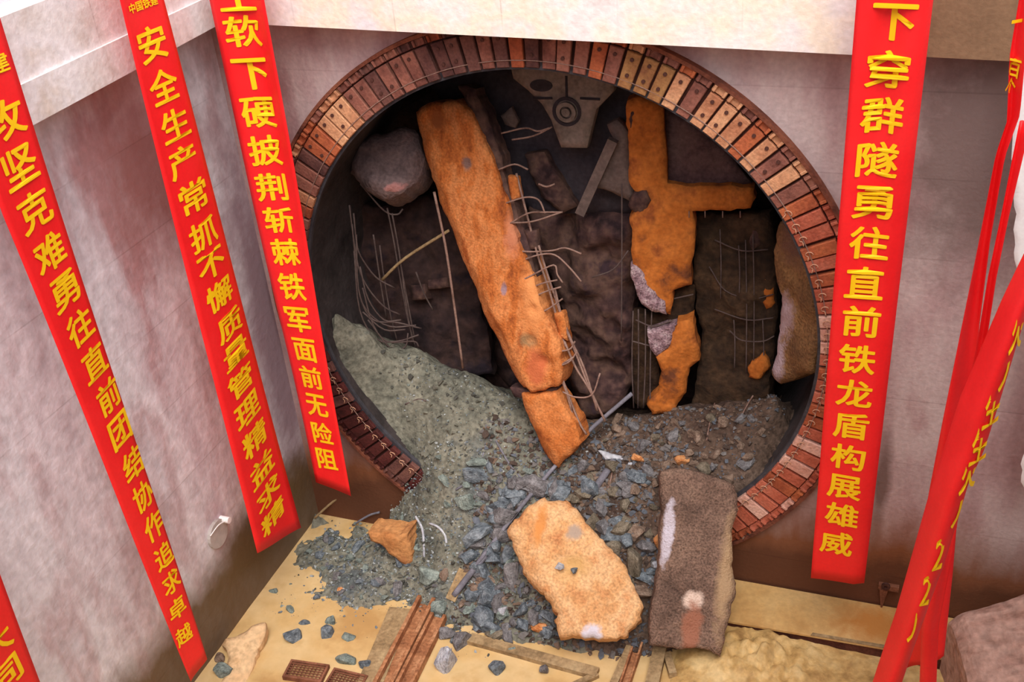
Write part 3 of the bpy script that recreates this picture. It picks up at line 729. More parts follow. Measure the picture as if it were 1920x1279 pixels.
tag(tube('steel_rod', [atY(814, 360, 1.0), atY(835, 460, .95), atY(850, 560, .9), atY(868, 690, .85)], 0.018, M_rebar), 'long straight rusty rod leaning beside the long orange slab', 'rod')

# right-hand orange slab still standing
PLC = plane3((1180, 200, 1.55), (1300, 400, 1.50), (1230, 700, 1.15))
S2 = empty('standing_slab', tuple(atY(1250, 780, 1.1))); tag(S2, 'flat orange concrete slab standing upright with a short side arm', 'slab')
slab('slab_body', [(1176, 190), (1200, 182), (1245, 196), (1248, 280), (1250, 345), (1300, 352), (1360, 352), (1414, 352), (1420, 372), (1408, 392), (1370, 398), (1330, 396), (1298, 398), (1302, 460), (1300, 535), (1262, 545), (1260, 592), (1240, 590), (1225, 560), (1205, 540), (1190, 510), (1182, 470), (1180, 410), (1192, 398), (1190, 360), (1180, 340)], PLC, 0.35, M_orange2, 0.07, 0.018, 0.05, 0.03, 0.02, 13, S2)
slab('dark_web_panel', [(1246, 200), (1300, 232), (1362, 285), (1408, 345), (1330, 352), (1248, 350)], (PLC[0]-PLC[1]*0.15, PLC[1]), 0.12, pmat('purple_brown_panel', [(76, 54, 56), (98, 74, 74), (108, 84, 82)], 2.5, 0.85, 0.4, 20), 0.08, 0.012, 0.03, 0.02, 0.01, 12, S2)
slab('exposed_aggregate', [(1184, 498), (1200, 508), (1218, 535), (1230, 556), (1246, 566), (1250, 590), (1222, 584), (1204, 568), (1192, 545), (1184, 520)], (PLC[0]+PLC[1]*0.02, PLC[1]), 0.2, M_aggr, 0.05, 0.05, 0.03, 0.02, 0.02, 14, S2)
slab('dark_mud_patch', [(1188, 362), (1212, 358), (1218, 378), (1208, 398), (1188, 400), (1178, 388)], (PLC[0]+PLC[1]*0.03, PLC[1]), 0.12, M_mudmass, 0.05, 0.03, 0.03, 0.03, 0.015, 15, S2)
slab('dark_mud_patch', [(1176, 205), (1192, 210), (1192, 240), (1180, 248)], (PLC[0]+PLC[1]*0.03, PLC[1]), 0.12, M_mudmass, 0.05, 0.03, 0.03, 0.03, 0.015, 16, S2)
slab('slab_foot', [(1268, 604), (1300, 600), (1312, 650), (1312, 678), (1290, 690), (1288, 740), (1262, 772), (1222, 782), (1210, 762), (1236, 738), (1234, 700), (1228, 672), (1252, 655)], (PLC[0]+PLC[1]*0.02, PLC[1]), 0.3, M_orange2, 0.06, 0.04, 0.06, 0.04, 0.025, 17, S2)
slab('exposed_aggregate', [(1212, 622), (1250, 615), (1268, 606), (1252, 652), (1232, 672), (1218, 655)], (PLC[0]+PLC[1]*0.02, PLC[1]), 0.2, M_aggr, 0.05, 0.05, 0.03, 0.02, 0.02, 18, S2)
slab('dark_core', [(1186, 590), (1240, 592), (1262, 545), (1302, 535), (1302, 605), (1240, 640), (1236, 740), (1205, 770), (1186, 750)], (PLC[0]-PLC[1]*0.25, PLC[1]), 0.2, M_cagesoil, 0.07, 0.06, 0.06, 0.04, 0.02, 19, S2)
bars([[(x, 585+R.uniform(-6, 6)), (x+R.uniform(-3, 3), 680), (x+R.uniform(-4, 4), 765)] for x in (1187, 1197, 1210, 1222)] +
     [[(1186, 640), (1230, 650), (1262, 642)], [(1192, 600), (1225, 612), (1262, 600)], [(1264, 560), (1300, 552)], [(1166, 345), (1166, 480), (1165, 640)], [(1110, 520), (1150, 505), (1178, 470)]], (PLC[0]-PLC[1]*0.06, PLC[1]), 0.010, M_rebar_d, S2)
bars([[(x, 396), (x, 408)] for x in (1292, 1322, 1355, 1388)], PLC, 0.008, M_rebar, S2, 'rebar_stub')

# rounded grey chunk under the crown
PLG = plane3((640, 300, 1.0), (780, 300, 1.2), (700, 360, 0.85))
o = slab('concrete_chunk', [(650, 300), (665, 268), (700, 245), (745, 238), (778, 245), (790, 285), (786, 318), (770, 345), (745, 362), (712, 368), (690, 362), (668, 340), (648, 322)], PLG, 0.6, M_greyc if 'M_greyc' in globals() else None, 0.06, 0.07, 0.16, 0.16, 0.03, 21)
set_mat(o, pmat('grey_purple_concrete', [(92, 76, 76), (122, 102, 102), (136, 114, 112)], 2.0, 0.95, 0.9, 22, fine=0.15, spots=[(loc_on(o, 738, 352, PLG), (.11, .5, .06), (186, 130, 126), .2)]))
tag(o, 'rounded grey concrete chunk hanging under the ring left of the leaning slab', 'chunk')
# leaning slab at the right of the bore
PLR = plane3((1455, 420, 1.0), (1530, 560, 0.35), (1460, 710, 0.75))
o = slab('side_slab', [(1450, 428), (1462, 412), (1490, 450), (1512, 500), (1527, 560), (1532, 610), (1528, 660), (1520, 700), (1500, 704), (1478, 716), (1460, 724), (1448, 716), (1444, 690), (1452, 640), (1456, 590), (1454, 530), (1446, 480)], PLR, 0.3, M_orange, 0.06, 0.05, 0.08, 0.06, 0.02, 23)
set_mat(o, pmat('brown_pink_slab', [(112, 78, 52), (146, 106, 68), (160, 122, 82)], 1.8, 0.95, 1.0, 30, fine=0.2,
    spots=[(loc_on(o, 1465, 590, PLR), (.16, .6, .30), (182, 156, 162), .3), (loc_on(o, 1458, 670, PLR), (.10, .6, .32), (190, 168, 178), .3), (loc_on(o, 1490, 450, PLR), (.2, .6, .3), (116, 80, 66), .4)]))
tag(o, 'brown and pinkish concrete slab leaning against the ring right inside', 'slab')
# dark muddy rebar wall between the standing slab and the side slab
PLD = plane3((1300, 420, 1.85), (1450, 420, 1.75), (1380, 720, 1.35))
S3 = empty('rebar_cage', tuple(atY(1370, 740, 1.4))); tag(S3, 'mud-caked dark rebar cage wall between standing orange slab and side slab', 'rebar cage')
slab('mud_fill', [(1300, 398), (1370, 402), (1440, 400), (1456, 470), (1456, 600), (1446, 700), (1440, 760), (1300, 770), (1310, 680), (1312, 620), (1302, 540)], PLD, 0.3, M_cagesoil, 0.08, 0.10, 0.05, 0.03, 0.02, 25, S3)
slab('orange_patch', [(1428, 520), (1448, 520), (1450, 570), (1434, 580)], (PLD[0]+PLD[1]*.05, PLD[1]), .1, M_orange2, 0.05, 0.03, 0.03, 0.03, 0.02, 26, S3)
slab('orange_patch', [(1400, 690), (1430, 660), (1440, 690), (1420, 715), (1402, 712)], (PLD[0]+PLD[1]*.1, PLD[1]), .1, M_orange2, 0.05, 0.03, 0.03, 0.03, 0.02, 27, S3)
slab('pink_patch', [(1404, 425), (1420, 425), (1424, 460), (1408, 468)], (PLD[0]+PLD[1]*.05, PLD[1]), .1, M_greyc if 'M_greyc' in globals() else M_mudmass, 0.05, 0.03, 0.03, 0.03, 0.02, 28, S3)
bars([[(x, y0), (x+2, (y0+y1)/2), (x+1, y1)] for x, y0, y1 in ((1385, 460, 560), (1398, 450, 700), (1412, 440, 690), (1430, 600, 700), (1376, 600, 690), (1350, 430, 560))] +
     [[(1330, 500), (1360, 545), (1410, 560), (1450, 552)], [(1368, 620), (1390, 638), (1430, 640), (1452, 630)], [(1340, 450), (1390, 470), (1440, 468)], [(1340, 580), (1400, 600), (1450, 596)]], (PLD[0]+PLD[1]*0.07, PLD[1]), 0.009, M_rebar_d, S3)

# lumpy mud mass in the middle
PLM = plane3((1000, 380, 1.75), (1190, 380, 1.75), (1100, 740, 1.35))
o = slab('mud_mass', [(985, 370), (1050, 395), (1090, 405), (1140, 388), (1186, 395), (1190, 470), (1186, 560), (1188, 640), (1186, 720), (1150, 775), (1100, 800), (1070, 740), (1060, 660), (1040, 580), (1010, 500), (990, 430)], PLM, 0.5, M_mudmass, 0.07, 0.20, 0.15, 0.12, 0.03, 31, nscale=2.2,
         dents=[(1085, 640, .25, .22), (1140, 700, .3, .35), (1060, 430, .2, .15), (1150, 610, .2, .18), (1120, 480, .2, .12)])
tag(o, 'lumpy brown mud mass between the two orange slabs', 'mud')
# ------------------------------------------------------------------ machine head behind the break
K = empty('cutterhead', (0.2, 2.2, 1.0)); tag(K, 'grey machine cutterhead seen behind the break under the crown', 'machine')
PLK1 = plane3((960, 150, 1.55), (1150, 150, 1.55), (1075, 278, 1.5))
slab('face_plate', [(955, 118), (1160, 130), (1150, 172), (1118, 205), (1108, 245), (1100, 278), (1052, 277), (1040, 245), (1033, 225), (1016, 196), (990, 170), (962, 148)], PLK1, 0.15, M_steel, 0.1, 0.006, 0.02, 0.01, 0.0, 33, K)
def disc_vf(px, py, pl, r0, r1, h0, h1, n=28):
    c = at_plane(px, py, pl); nn = pl[1]; e1 = np.cross(np.array([0, 0, 1.0]), nn); e1 /= np.linalg.norm(e1); e2 = np.cross(nn, e1); v, f = [], []
    for k in range(n):
        a = 2*math.pi*k/n; d = e1*math.cos(a)+e2*math.sin(a)
        v += [c+d*r0+nn*h0, c+d*r0+nn*h1, c+d*r1+nn*h1, c+d*r1+nn*h0]
    for k in range(n):
        a, b = 4*k, 4*((k+1) % n)
        for i in range(4): f.append((a+i, b+i, b+(i+1) % 4, a+(i+1) % 4))
    return v, f
thing('hub_ring', *disc_vf(1063, 209, PLK1, 0.15, 0.19, -0.02, 0.02), M_steel_d, K)
thing('hub_ring', *disc_vf(1063, 209, PLK1, 0.08, 0.13, 0.0, 0.05), M_steel, K)
thing('hub_cap', *disc_vf(1063, 209, PLK1, 0.004, 0.055, -0.01, 0.06, 16), M_steel, K)
ev = disc_vf(1015, 160, PLK1, 0.004, 0.15, -0.03, 0.015); c0 = at_plane(1015, 160, PLK1)
thing('port', [(p[0], p[1], c0[2]+(p[2]-c0[2])*0.5) for p in ev[0]], ev[1], M_steel_d, K)
for a, b in (((1062, 142), (1063, 184)), ((1000, 184), (1036, 184)), ((1088, 184), (1125, 186))):
    v, f = tube_vf([at_plane(*a, PLK1), at_plane(*b, PLK1)], 0.018, 5, 0); thing('weld_seam', v, f, M_steel_d, K)
PLK2 = plane3((900, 200, 1.9), (1200, 200, 1.9), (1075, 400, 1.8))
slab('back_plate', [(800, 150), (900, 120), (1240, 130), (1250, 330), (1180, 400), (1000, 400), (920, 330)], PLK2, 0.1, M_steel_d, 0.12, 0.03, 0, 0, 0, 35, K)
PLK3 = plane3((1090, 390, 1.45), (1170, 240, 1.55), (1190, 390, 1.5))
def strip(name, a, b, wd, pl, th, mat):
    v, f = beam_vf(at_plane(*a, pl), at_plane(*b, pl), wd, th, pl[1]); return thing(name, v, f, mat, K)
strip('brace', (1088, 400), (1150, 262), 0.13, PLK3, 0.12, M_steel_p)
slab('brace_gusset', [(1112, 352), (1128, 318), (1150, 262), (1136, 236), (1156, 226), (1178, 250), (1182, 318), (1192, 340), (1186, 380), (1160, 372), (1130, 356)], (PLK3[0]-PLK3[1]*0.05, PLK3[1]), 0.15, M_steel_p, 0.08, 0.03, 0.05, 0.03, 0.02, 36, K)
slab('lug_plate', [(938, 218), (958, 200), (970, 228), (964, 240), (946, 234)], plane3((938, 218, 1.7), (970, 228, 1.7), (955, 240, 1.68)), 0.08, M_steel_p, 0.06, 0.01, 0.03, 0.02, 0.01, 37, K)
slab('inner_spoke', [(985, 290), (1020, 288), (1050, 340), (1080, 390), (1050, 402), (1010, 372)], plane3((985, 290, 1.7), (1020, 288, 1.7), (1060, 390, 1.6)), 0.2, M_mudmass, 0.07, 0.06, 0.06, 0.04, 0.02, 38, K)
# ------------------------------------------------------------------ curled rebar cage on the left of the bore
S4 = empty('rebar_cage', tuple(atY(740, 650, 1.1))); tag(S4, 'curled bundle of dark rebar on the left inside of the tunnel mouth', 'rebar cage')
PLL = plane3((650, 400, 0.75), (780, 400, 1.25), (720, 640, 0.9))
LB = [[(655, 385), (662, 440), (672, 500), (690, 540), (720, 575), (750, 590)], [(663, 400), (668, 450), (676, 480), (705, 520), (740, 540)], [(660, 420), (668, 500), (676, 560), (700, 600), (745, 605), (790, 616)],
      [(668, 440), (672, 540), (690, 585), (730, 612), (780, 610)], [(664, 470), (674, 580), (705, 635), (745, 640), (785, 628)], [(675, 500), (690, 560), (720, 600), (752, 600)], [(680, 540), (700, 610), (735, 655), (760, 650), (765, 625)],
      [(680, 585), (720, 618), (760, 618)], [(690, 600), (725, 640), (775, 640), (785, 650)]]
bars(LB, PLL, 0.012, M_rebar_d, S4, 'curled_rebar')
LV = [[(726, 390), (738, 450), (750, 520), (765, 600), (780, 655)], [(735, 400), (748, 470), (760, 560), (775, 650)], [(712, 460), (720, 520), (732, 590), (745, 640)], [(700, 440), (712, 520), (725, 600)], [(752, 500), (765, 570), (778, 640)],
      [(780, 510), (795, 550), (812, 582)], [(676, 345), (720, 395), (745, 402), (755, 392)]]
bars(LV, (PLL[0]-PLL[1]*0.15, PLL[1]), 0.012, M_rebar_d, S4, 'upright_rebar')
tag(tube('wooden_stick', [atY(715, 526, 1.05), atY(760, 484, 1.1), atY(842, 432, 1.15)], 0.022, M_board), 'olive stick slanting across the left rebar bundle', 'stick')
for i, (pp, lab) in enumerate([([(768, 535), (795, 532), (797, 560), (772, 563)], 'small pink concrete ledge block beside the rod in the bore'), ([(800, 525), (838, 520), (840, 538), (802, 542)], 'flat pink concrete ledge block touching the leaning rod')]):
    o = slab('ledge_block', pp, plane3((768, 535, 1.7), (840, 530, 1.7), (800, 560, 1.6)), 0.25, M_mudmass, 0.05, 0.02, 0.03, 0.02, 0.01, 41+i); tag(o, lab, 'block')
PLN = plane3((600, 400, 1.6), (880, 400, 2.1), (740, 660, 1.5))
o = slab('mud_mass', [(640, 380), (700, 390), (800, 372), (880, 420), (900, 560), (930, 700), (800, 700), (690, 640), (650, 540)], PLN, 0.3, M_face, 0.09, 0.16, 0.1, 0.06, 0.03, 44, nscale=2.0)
tag(o, 'dark purple mud bank behind the left rebar bundle', 'mud')

# ------------------------------------------------------------------ big pieces in front
PLT = plane3((960, 980, -0.95), (1060, 950, -0.60), (1120, 1190, -1.75))
o = slab('tan_block', [(952, 990), (985, 952), (1020, 930), (1062, 936), (1092, 965), (1122, 1010), (1160, 1048), (1186, 1088), (1202, 1130), (1200, 1160), (1172, 1196), (1140, 1204), (1112, 1196), (1080, 1196), (1048, 1192), (1036, 1160), (1046, 1148), (1018, 1110), (988, 1080), (972, 1045), (958, 1020)], PLT, 0.5, M_orange, 0.05, 0.05, 0.06, 0.05, 0.03, 51, back_shrink=0.04, ridge=[(985, 935), (985, 1000), (1030, 1090), (1075, 1160), (1090, 1210)], rslope=0.55,
         dents=[(1070, 1060, .22, .05), (1010, 985, .14, .05)])
M_tan = pmat('tan_clay_block', [(182, 116, 72), (212, 156, 104), (224, 176, 128), (204, 142, 92)], 2.2, 0.9, 0.5, 30, fine=0.16,
    spots=[(loc_on(o, 1075, 1065, PLT), (.16, .3, .10), (202, 158, 100), .6), (loc_on(o, 1012, 985, PLT), (.07, .3, .22), (204, 134, 72), .4), (loc_on(o, 1078, 998, PLT), (.10, .3, .06), (164, 144, 130), .3),
           (loc_on(o, 1108, 1195, PLT), (.12, .3, .1), (206, 200, 214), .25)])
set_mat(o, M_tan); tag(o, 'big tan orange broken concrete block lying in front of the heap', 'block')
PLT_ = (PLT[0]+PLT[1]*0.02, PLT[1])
for i, (px, py, s_, lab) in enumerate([(1048, 1062, .14, 'small whitish stone lying on the tan block, upper one'), (1078, 1070, .12, 'small blue-grey stone lying on the tan block')]):
    me = rock_mesh('stone_chip', random.Random(60+i), 14, 0.6); oo = link('stone_chip', me, ROCKM[5 if i == 0 else 0], None, V(at_plane(px, py, PLT_))); oo.scale = (s_, s_, s_); oo.rotation_euler = (0.5, 0.3, i); tag(oo, lab, 'stone')
PLW = plane3((1240, 890, -0.30), (1380, 930, -0.20), (1290, 1225, -1.55))
o = slab('rough_brown_slab', [(1241, 884), (1262, 879), (1310, 884), (1345, 896), (1378, 912), (1383, 950), (1372, 1000), (1374, 1060), (1380, 1095), (1370, 1150), (1362, 1190), (1352, 1234), (1332, 1222), (1305, 1216), (1270, 1216), (1218, 1212), (1222, 1150), (1236, 1070), (1240, 980)], PLW, 0.40, M_orange, 0.05, 0.035, 0.05, 0.04, 0.018, 53)
set_mat(o, pmat('brown_rough_slab', [(96, 74, 64), (130, 102, 88), (150, 120, 102)], 1.5, 0.95, 1.0, 40, fine=0.26,
    spots=[(loc_on(o, 1252, 1000, PLW), (.075, .4, .40), (204, 194, 206), .22), (loc_on(o, 1300, 1126, PLW), (.12, .4, .10), (228, 200, 184), .25), (loc_on(o, 1296, 1180, PLW), (.12, .4, .28), (160, 104, 82), .25),
           (loc_on(o, 1362, 1080, PLW), (.10, .5, .9), (178, 146, 112), .4)]))
tag(o, 'tall rough brown concrete slab standing in front of the right side of the heap', 'slab')
PLO = plane3((690, 1000, -0.86), (780, 1010, -0.84), (760, 1070, -0.92))
o = slab('orange_chunk', [(690, 1000), (715, 1004), (745, 1004), (762, 1002), (770, 1056), (768, 1070), (750, 1058), (730, 1044), (712, 1022), (694, 1014)], PLO, 0.35, M_tan, 0.04, 0.03, 0.05, 0.04, 0.02, 55); set_mat(o, pmat('orange_chunk', [(170, 108, 60), (196, 138, 86), (160, 100, 60)], 2, 0.9, 0.6, 20))
tag(o, 'orange concrete chunk half buried in the grey soil on the left', 'chunk')

# ------------------------------------------------------------------ stones
RK = random.Random(5)
rmesh = []
for k in range(12): rmesh.append(rock_mesh('stone', random.Random(100+k), 15, RK.uniform(0.55, 0.85)))
def mesh_with(me, mt):
    key = me.name+'|'+mt.name
    if key not in mesh_with.c:
        m2 = me.copy(); m2.materials.clear(); m2.materials.append(mt); mesh_with.c[key] = m2
    return mesh_with.c[key]
mesh_with.c = {}
def big_rock(px, py, wpx, hpx, mi, label, seed, sharp=14, name='stone', lift=0.25, rz=None):
    p = hit(px, py); dep = (p-CAM) @ FWD; k = dep/F
    me = rock_mesh(name, random.Random(seed), sharp, 0.75, True)
    o_ = link(name, me, ROCKM[mi], None)
    wx, wz = wpx*k, hpx*k
    o_.scale = (wx*1.08, max(wx, wz)*0.9, wz*1.25); rr = random.Random(seed+1)
    o_.rotation_euler = (rr.uniform(-.25, .25), rr.uniform(-.4, .4) if rz is None else rz, rr.uniform(-.5, .5))
    o_.location = V(p + np.array([0, 0, wz*lift*0.5])); return tag(o_, label, 'stone')
BR = [(805, 1084, 52, 56, 1, 'smooth grey-green slab stone beside the half-buried orange chunk'), (826, 1148, 40, 46, 1, 'pale grey-green stone beside the top of the rusty channel'),
      (836, 1190, 46, 32, 2, 'dark grey stone above the white boulder'), (868, 1208, 40, 62, 2, 'pointed grey-brown stone hanging over the white boulder'),
      (842, 1246, 58, 74, 5, 'whitish grey boulder lying against the rusty channels'), (905, 1180, 46, 30, 0, 'blue-grey sparkling stone at the end of the flat timber'),
      (962, 1085, 66, 74, 2, 'large dark stone tucked under the left edge of the tan block'), (915, 1086, 46, 30, 3, 'brownish grey stone left of the large dark stone'),
      (893, 1108, 28, 26, 3, 'small brown stone at the lower end of the grey strap'), (548, 1200, 46, 34, 0, 'blue-grey diamond-shaped stone lying in the yellow mud'),
      (614, 1190, 24, 42, 0, 'slim blue-grey stone in the yellow mud, lower of two'), (622, 1168, 24, 28, 1, 'slim grey stone in the yellow mud, upper of two'), (655, 1196, 30, 14, 1, 'flat grey-green stone in the yellow mud beside the slim pair'),
      (515, 1109, 24, 17, 1, 'grey-green stone in the mud nearest the side wall corner'), (546, 1144, 22, 14, 1, 'small grey-green pointed stone in the open yellow mud'), (571, 1170, 24, 13, 0, 'violet-grey stone just above the diamond-shaped stone'),
      (650, 1240, 42, 34, 1, 'pale flat stone at the edge of the grey board'), (686, 1250, 32, 30, 0, 'blue-white stone beside the pale flat stone'), (932, 1256, 30, 44, 0, 'pointed blue-grey stone in the mud below the flat timber'),
      (961, 1226, 24, 26, 1, 'small grey-green stone just below the flat timber'), (1020, 1262, 18, 34, 2, 'slim grey stone in the mud right of the pointed one'), (872, 942, 36, 48, 1, 'upright grey stone on the soil left of the grey strap'),
      (964, 921, 52, 24, 0, 'flat blue-grey stone beside the grey strap'), (976, 948, 36, 22, 2, 'dark stone below the flat blue-grey stone'), (935, 975, 50, 30, 0, 'blue-grey flat stone left of the tan block'),
      (1150, 985, 44, 34, 0, 'blue-green stone right of the tan block top'), (1160, 1014, 24, 22, 0, 'small rounded blue stone right of the tan block'), (1176, 918, 46, 34, 2, 'dark grey stone above the gap between block and brown slab'),
      (1200, 862, 32, 24, 4, 'orange stone at the end of the white torn bag'), (1280, 866, 30, 28, 4, 'orange stone just above the brown slab'), (1237, 1062, 34, 24, 5, 'pale blue stone in the gap left of the brown slab'),
      (1232, 1092, 30, 28, 2, 'grey stone wedged below the pale blue stone'), (1012, 1180, 38, 30, 4, 'orange stone under the lower edge of the tan block'), (975, 1150, 26, 52, 0, 'narrow blue-grey stone left below the tan block'),
      (940, 1150, 24, 46, 5, 'narrow pale stone left of the narrow blue-grey one'), (935, 1190, 60, 24, 6, 'olive brown stone lying above the flat timber'), (1238, 1018, 26, 46, 4, 'rusty orange stone in the gap beside the brown slab top'),
      (1150, 1032, 40, 50, 6, 'olive stone right of the tan block middle'), (1190, 1060, 34, 80, 6, 'long olive stone beside the right edge of the tan block'), (1105, 905, 40, 30, 0, 'blue-grey stone below the white torn bag'),
      (1130, 950, 46, 34, 0, 'blue-grey stone above the tan block right corner'), (1348, 768, 22, 16, 3, 'pale brown stone on the ridge of the brown gravel'), (640, 1108, 18, 14, 4, 'small orange stone in the fine grey gravel'),
      (1075, 842, 26, 20, 2, 'grey stone beside the foot of the leaning slab'), (990, 885, 26, 20, 1, 'grey-green stone left of the leaning slab foot'), (1250, 935, 10, 10, 3, 'brown pebble at the brown slab edge'),
      (1398, 1140, 22, 20, 5, 'pale blue stone on the yellow plate beside the brown slab'), (420, 1262, 44, 40, 1, 'grey stone on the clay flake by the side wall'), (412, 1236, 28, 24, 3, 'brown stone on the clay flake above the grey one'), (495, 1195, 20, 14, 1, 'small grey stone in the mud left of the diamond-shaped stone')]
for i, (px, py, w_, h_, mi, lab) in enumerate(BR): big_rock(px, py, w_, h_, mi, lab, 300+i*7)
# scattered stones: (pixel polygon box, count, size range in px, material weights, label, group)
REG = [((872, 870, 1060, 1200), 120, (16, 50), [0, 0, 0, 2, 2, 1]), ((1050, 870, 1240, 1130), 85, (16, 46), [0, 2, 2, 3, 6, 0]), ((1110, 785, 1470, 945), 85, (11, 30), [3, 3, 2, 3, 6, 2]),
       ((780, 1080, 960, 1215), 26, (12, 30), [0, 2, 3, 1]), ((575, 985, 770, 1150), 60, (9, 24), [0, 0, 1, 2]), ((700, 820, 880, 1040), 14, (9, 22), [1, 1, 2])]
COLW = ['blue-grey', 'grey-green', 'dark grey', 'brown', 'orange', 'pale', 'olive']
TANP = [(952, 990), (985, 952), (1020, 930), (1062, 936), (1122, 1010), (1160, 1048), (1202, 1130), (1200, 1160), (1172, 1196), (1048, 1192), (1018, 1110), (988, 1080)]
BRNP = [(1241, 884), (1310, 884), (1378, 912), (1383, 950), (1372, 1060), (1352, 1234), (1218, 1212), (1236, 1070)]
def inside(p, P):
    c = False; j = len(P)-1
    for i in range(len(P)):
        if (P[i][1] > p[1]) != (P[j][1] > p[1]) and p[0] < (P[j][0]-P[i][0])*(p[1]-P[i][1])/(P[j][1]-P[i][1])+P[i][0]: c = not c
        j = i
    return c
MARKS = [((1077, 1070), 'tan block'), ((985, 960), 'tan block top corner'), ((1195, 1150), 'tan block lower right end'), ((1040, 1195), 'tan block lower edge'), ((960, 1050), 'tan block left edge'), ((1150, 1030), 'tan block right edge'),
         ((1240, 890), 'brown slab top left corner'), ((1375, 915), 'brown slab top right corner'), ((1232, 1070), 'brown slab left edge'), ((1036, 880), 'leaning slab foot'), ((1260, 775), 'standing slab foot'),
         ((1160, 858), 'torn bag'), ((1128, 905), 'short grey pipe'), ((1450, 720), 'side slab'), ((940, 1010), 'grey strap middle'), ((865, 1110), 'grey strap lower end'), ((1080, 845), 'grey strap upper half'), ((732, 1040), 'half-buried orange chunk'),
         ((795, 1010), 'pale curved rods'), ((872, 942), 'upright grey stone'), ((805, 1084), 'grey-green slab stone'), ((900, 1195), 'flat timber end'), ((770, 1150), 'rusty channels'), ((580, 1000), 'wall corner'), ((650, 1150), 'yellow mud edge'),
         ((1430, 900), 'lower right ring plates'), ((1310, 850), 'brown gravel middle'), ((1200, 940), 'gap between block and brown slab'), ((720, 900), 'lower left ring end')]
made = []
for (bx, n_, sr, mw) in REG:
    for _ in range(n_):
        px, py = RK.uniform(bx[0], bx[2]), RK.uniform(bx[1], bx[3])
        if inside((px, py), TANP) or inside((px, py), BRNP): continue
        p = hit(px, py)
        if p[2] < FZ+0.005 and RK.random() < 0.8: continue
        if p[0] > 2.0 and p[1] < -0.05: continue
        if p[1] > -0.2 and math.hypot(p[0], p[2]) > 3.25: continue
        spx = sr[0]+(sr[1]-sr[0])*RK.random()**2.0; s_ = spx*((p-CAM) @ FWD)/F*1.25; mi = RK.choice(mw)
        o_ = link('stone', mesh_with(RK.choice(rmesh), ROCKM[mi]), None, None, V(p+np.array([0, 0, s_*0.15])))
        o_.scale = (s_*RK.uniform(0.9, 1.4), s_*RK.uniform(.7, 1), s_*RK.uniform(.7, 1)); o_.rotation_euler = (RK.uniform(-.6, .6), RK.uniform(-.6, .6), RK.uniform(0, 6.28))
        mk = min(MARKS, key=lambda q: (q[0][0]-px)**2+(q[0][1]-py)**2); dx, dy = px-mk[0][0], py-mk[0][1]
        dr = ('right of' if dx > 0 else 'left of') if abs(dx) > abs(dy) else ('below' if dy > 0 else 'above')
        f_ = (spx-sr[0])/(sr[1]-sr[0]); sz = 'small' if f_ < 0.15 else 'middle-sized' if f_ < 0.5 else 'larger'
        made.append([o_, '%s %s stone %s%s the %s' % (sz, COLW[mi], 'close ' if math.hypot(dx, dy) < 25 else '', dr if dr not in ('right of', 'left of') else dr.replace(' of', '')+' of', mk[1]), px, py])
cnt_ = {}
for r_ in made: cnt_.setdefault(r_[1], []).append(r_)
for lab, rs in cnt_.items():
    if len(rs) == 1: tag(rs[0][0], lab, 'stone', 'stones of the rubble spill'); continue
    rs.sort(key=lambda r_: r_[3]); W_ord = ['uppermost', 'second from top', 'third from top', 'fourth from top', 'fifth from top']
    for k, r_ in enumerate(rs):
        ex = 'lowest' if k == len(rs)-1 else W_ord[min(k, 4)]
        tag(r_[0], lab+', '+ex, 'stone', 'stones of the rubble spill')
# fine gravel, too small to count
def gravel(name, boxes, mats, label):
    base = [([v.co.copy() for v in m_.vertices], [tuple(p.vertices) for p in m_.polygons]) for m_ in [rock_mesh('chip', random.Random(900+k), 8, 0.7) for k in range(6)]]
    vv, ff, mi = [], [], []
    for (bx, n_, sr) in boxes:
        for _ in range(n_):
            x, y = RK.uniform(bx[0], bx[1]), RK.uniform(bx[2], bx[3]); h = heap(x, y)
            if h < FZ-0.02: 
                if RK.random() < 0.9: continue
                h = FZ
            if x > 2.0 and y < -0.05: continue
            if y > 0 and math.hypot(x, h) > 3.3: continue
            if y > -0.05 and math.hypot(x, h) > 3.9: continue
            s_ = sr[0]+(sr[1]-sr[0])*RK.random()**3
            rot = Matrix.Rotation(RK.uniform(0, 6.28), 3, 'Z') @ Matrix.Rotation(RK.uniform(-1, 1), 3, 'X'); bv, bf = RK.choice(base); k0 = len(vv)
            for c in bv: q = rot @ c; vv.append((x+q.x*s_, y+q.y*s_, h+s_*0.1+q.z*s_))
            idx = RK.randrange(len(mats))
            for f in bf: ff.append(tuple(i+k0 for i in f)); mi.append(idx)
    o_ = thing(name, vv, ff, mats[0], centre=False)
    for m_ in mats[1:]: o_.data.materials.append(m_)
    if len(o_.data.polygons) == len(mi): o_.data.polygons.foreach_set('material_index', mi)
    return tag(o_, label, 'gravel', kind='stuff')
def plain(n, c): return pmat(n, [tuple(int(x*0.82) for x in c), c], 4, 0.9, 0.3, 20, fine=0.1)
gravel('gravel', [((-3.8, -0.4, -2.1, 0.2), 5200, (0.012, 0.07)), ((-2.6, 0.6, -1.6, 1.0), 2600, (0.012, 0.06))], [plain('chip_grey_green', (132, 140, 134)), plain('chip_blue_grey', (122, 130, 138)), plain('chip_dark', (84, 86, 84)), plain('chip_pale', (172, 176, 176))], 'fine grey-green gravel over the left of the heap')
gravel('soil_clods', [((-2.9, 0.2, -1.2, 1.0), 900, (0.03, 0.13))], [M_soil, plain('clod_grey', (116, 112, 100)), plain('clod_dark', (84, 82, 76))], 'grey-brown soil clods scattered over the heap')
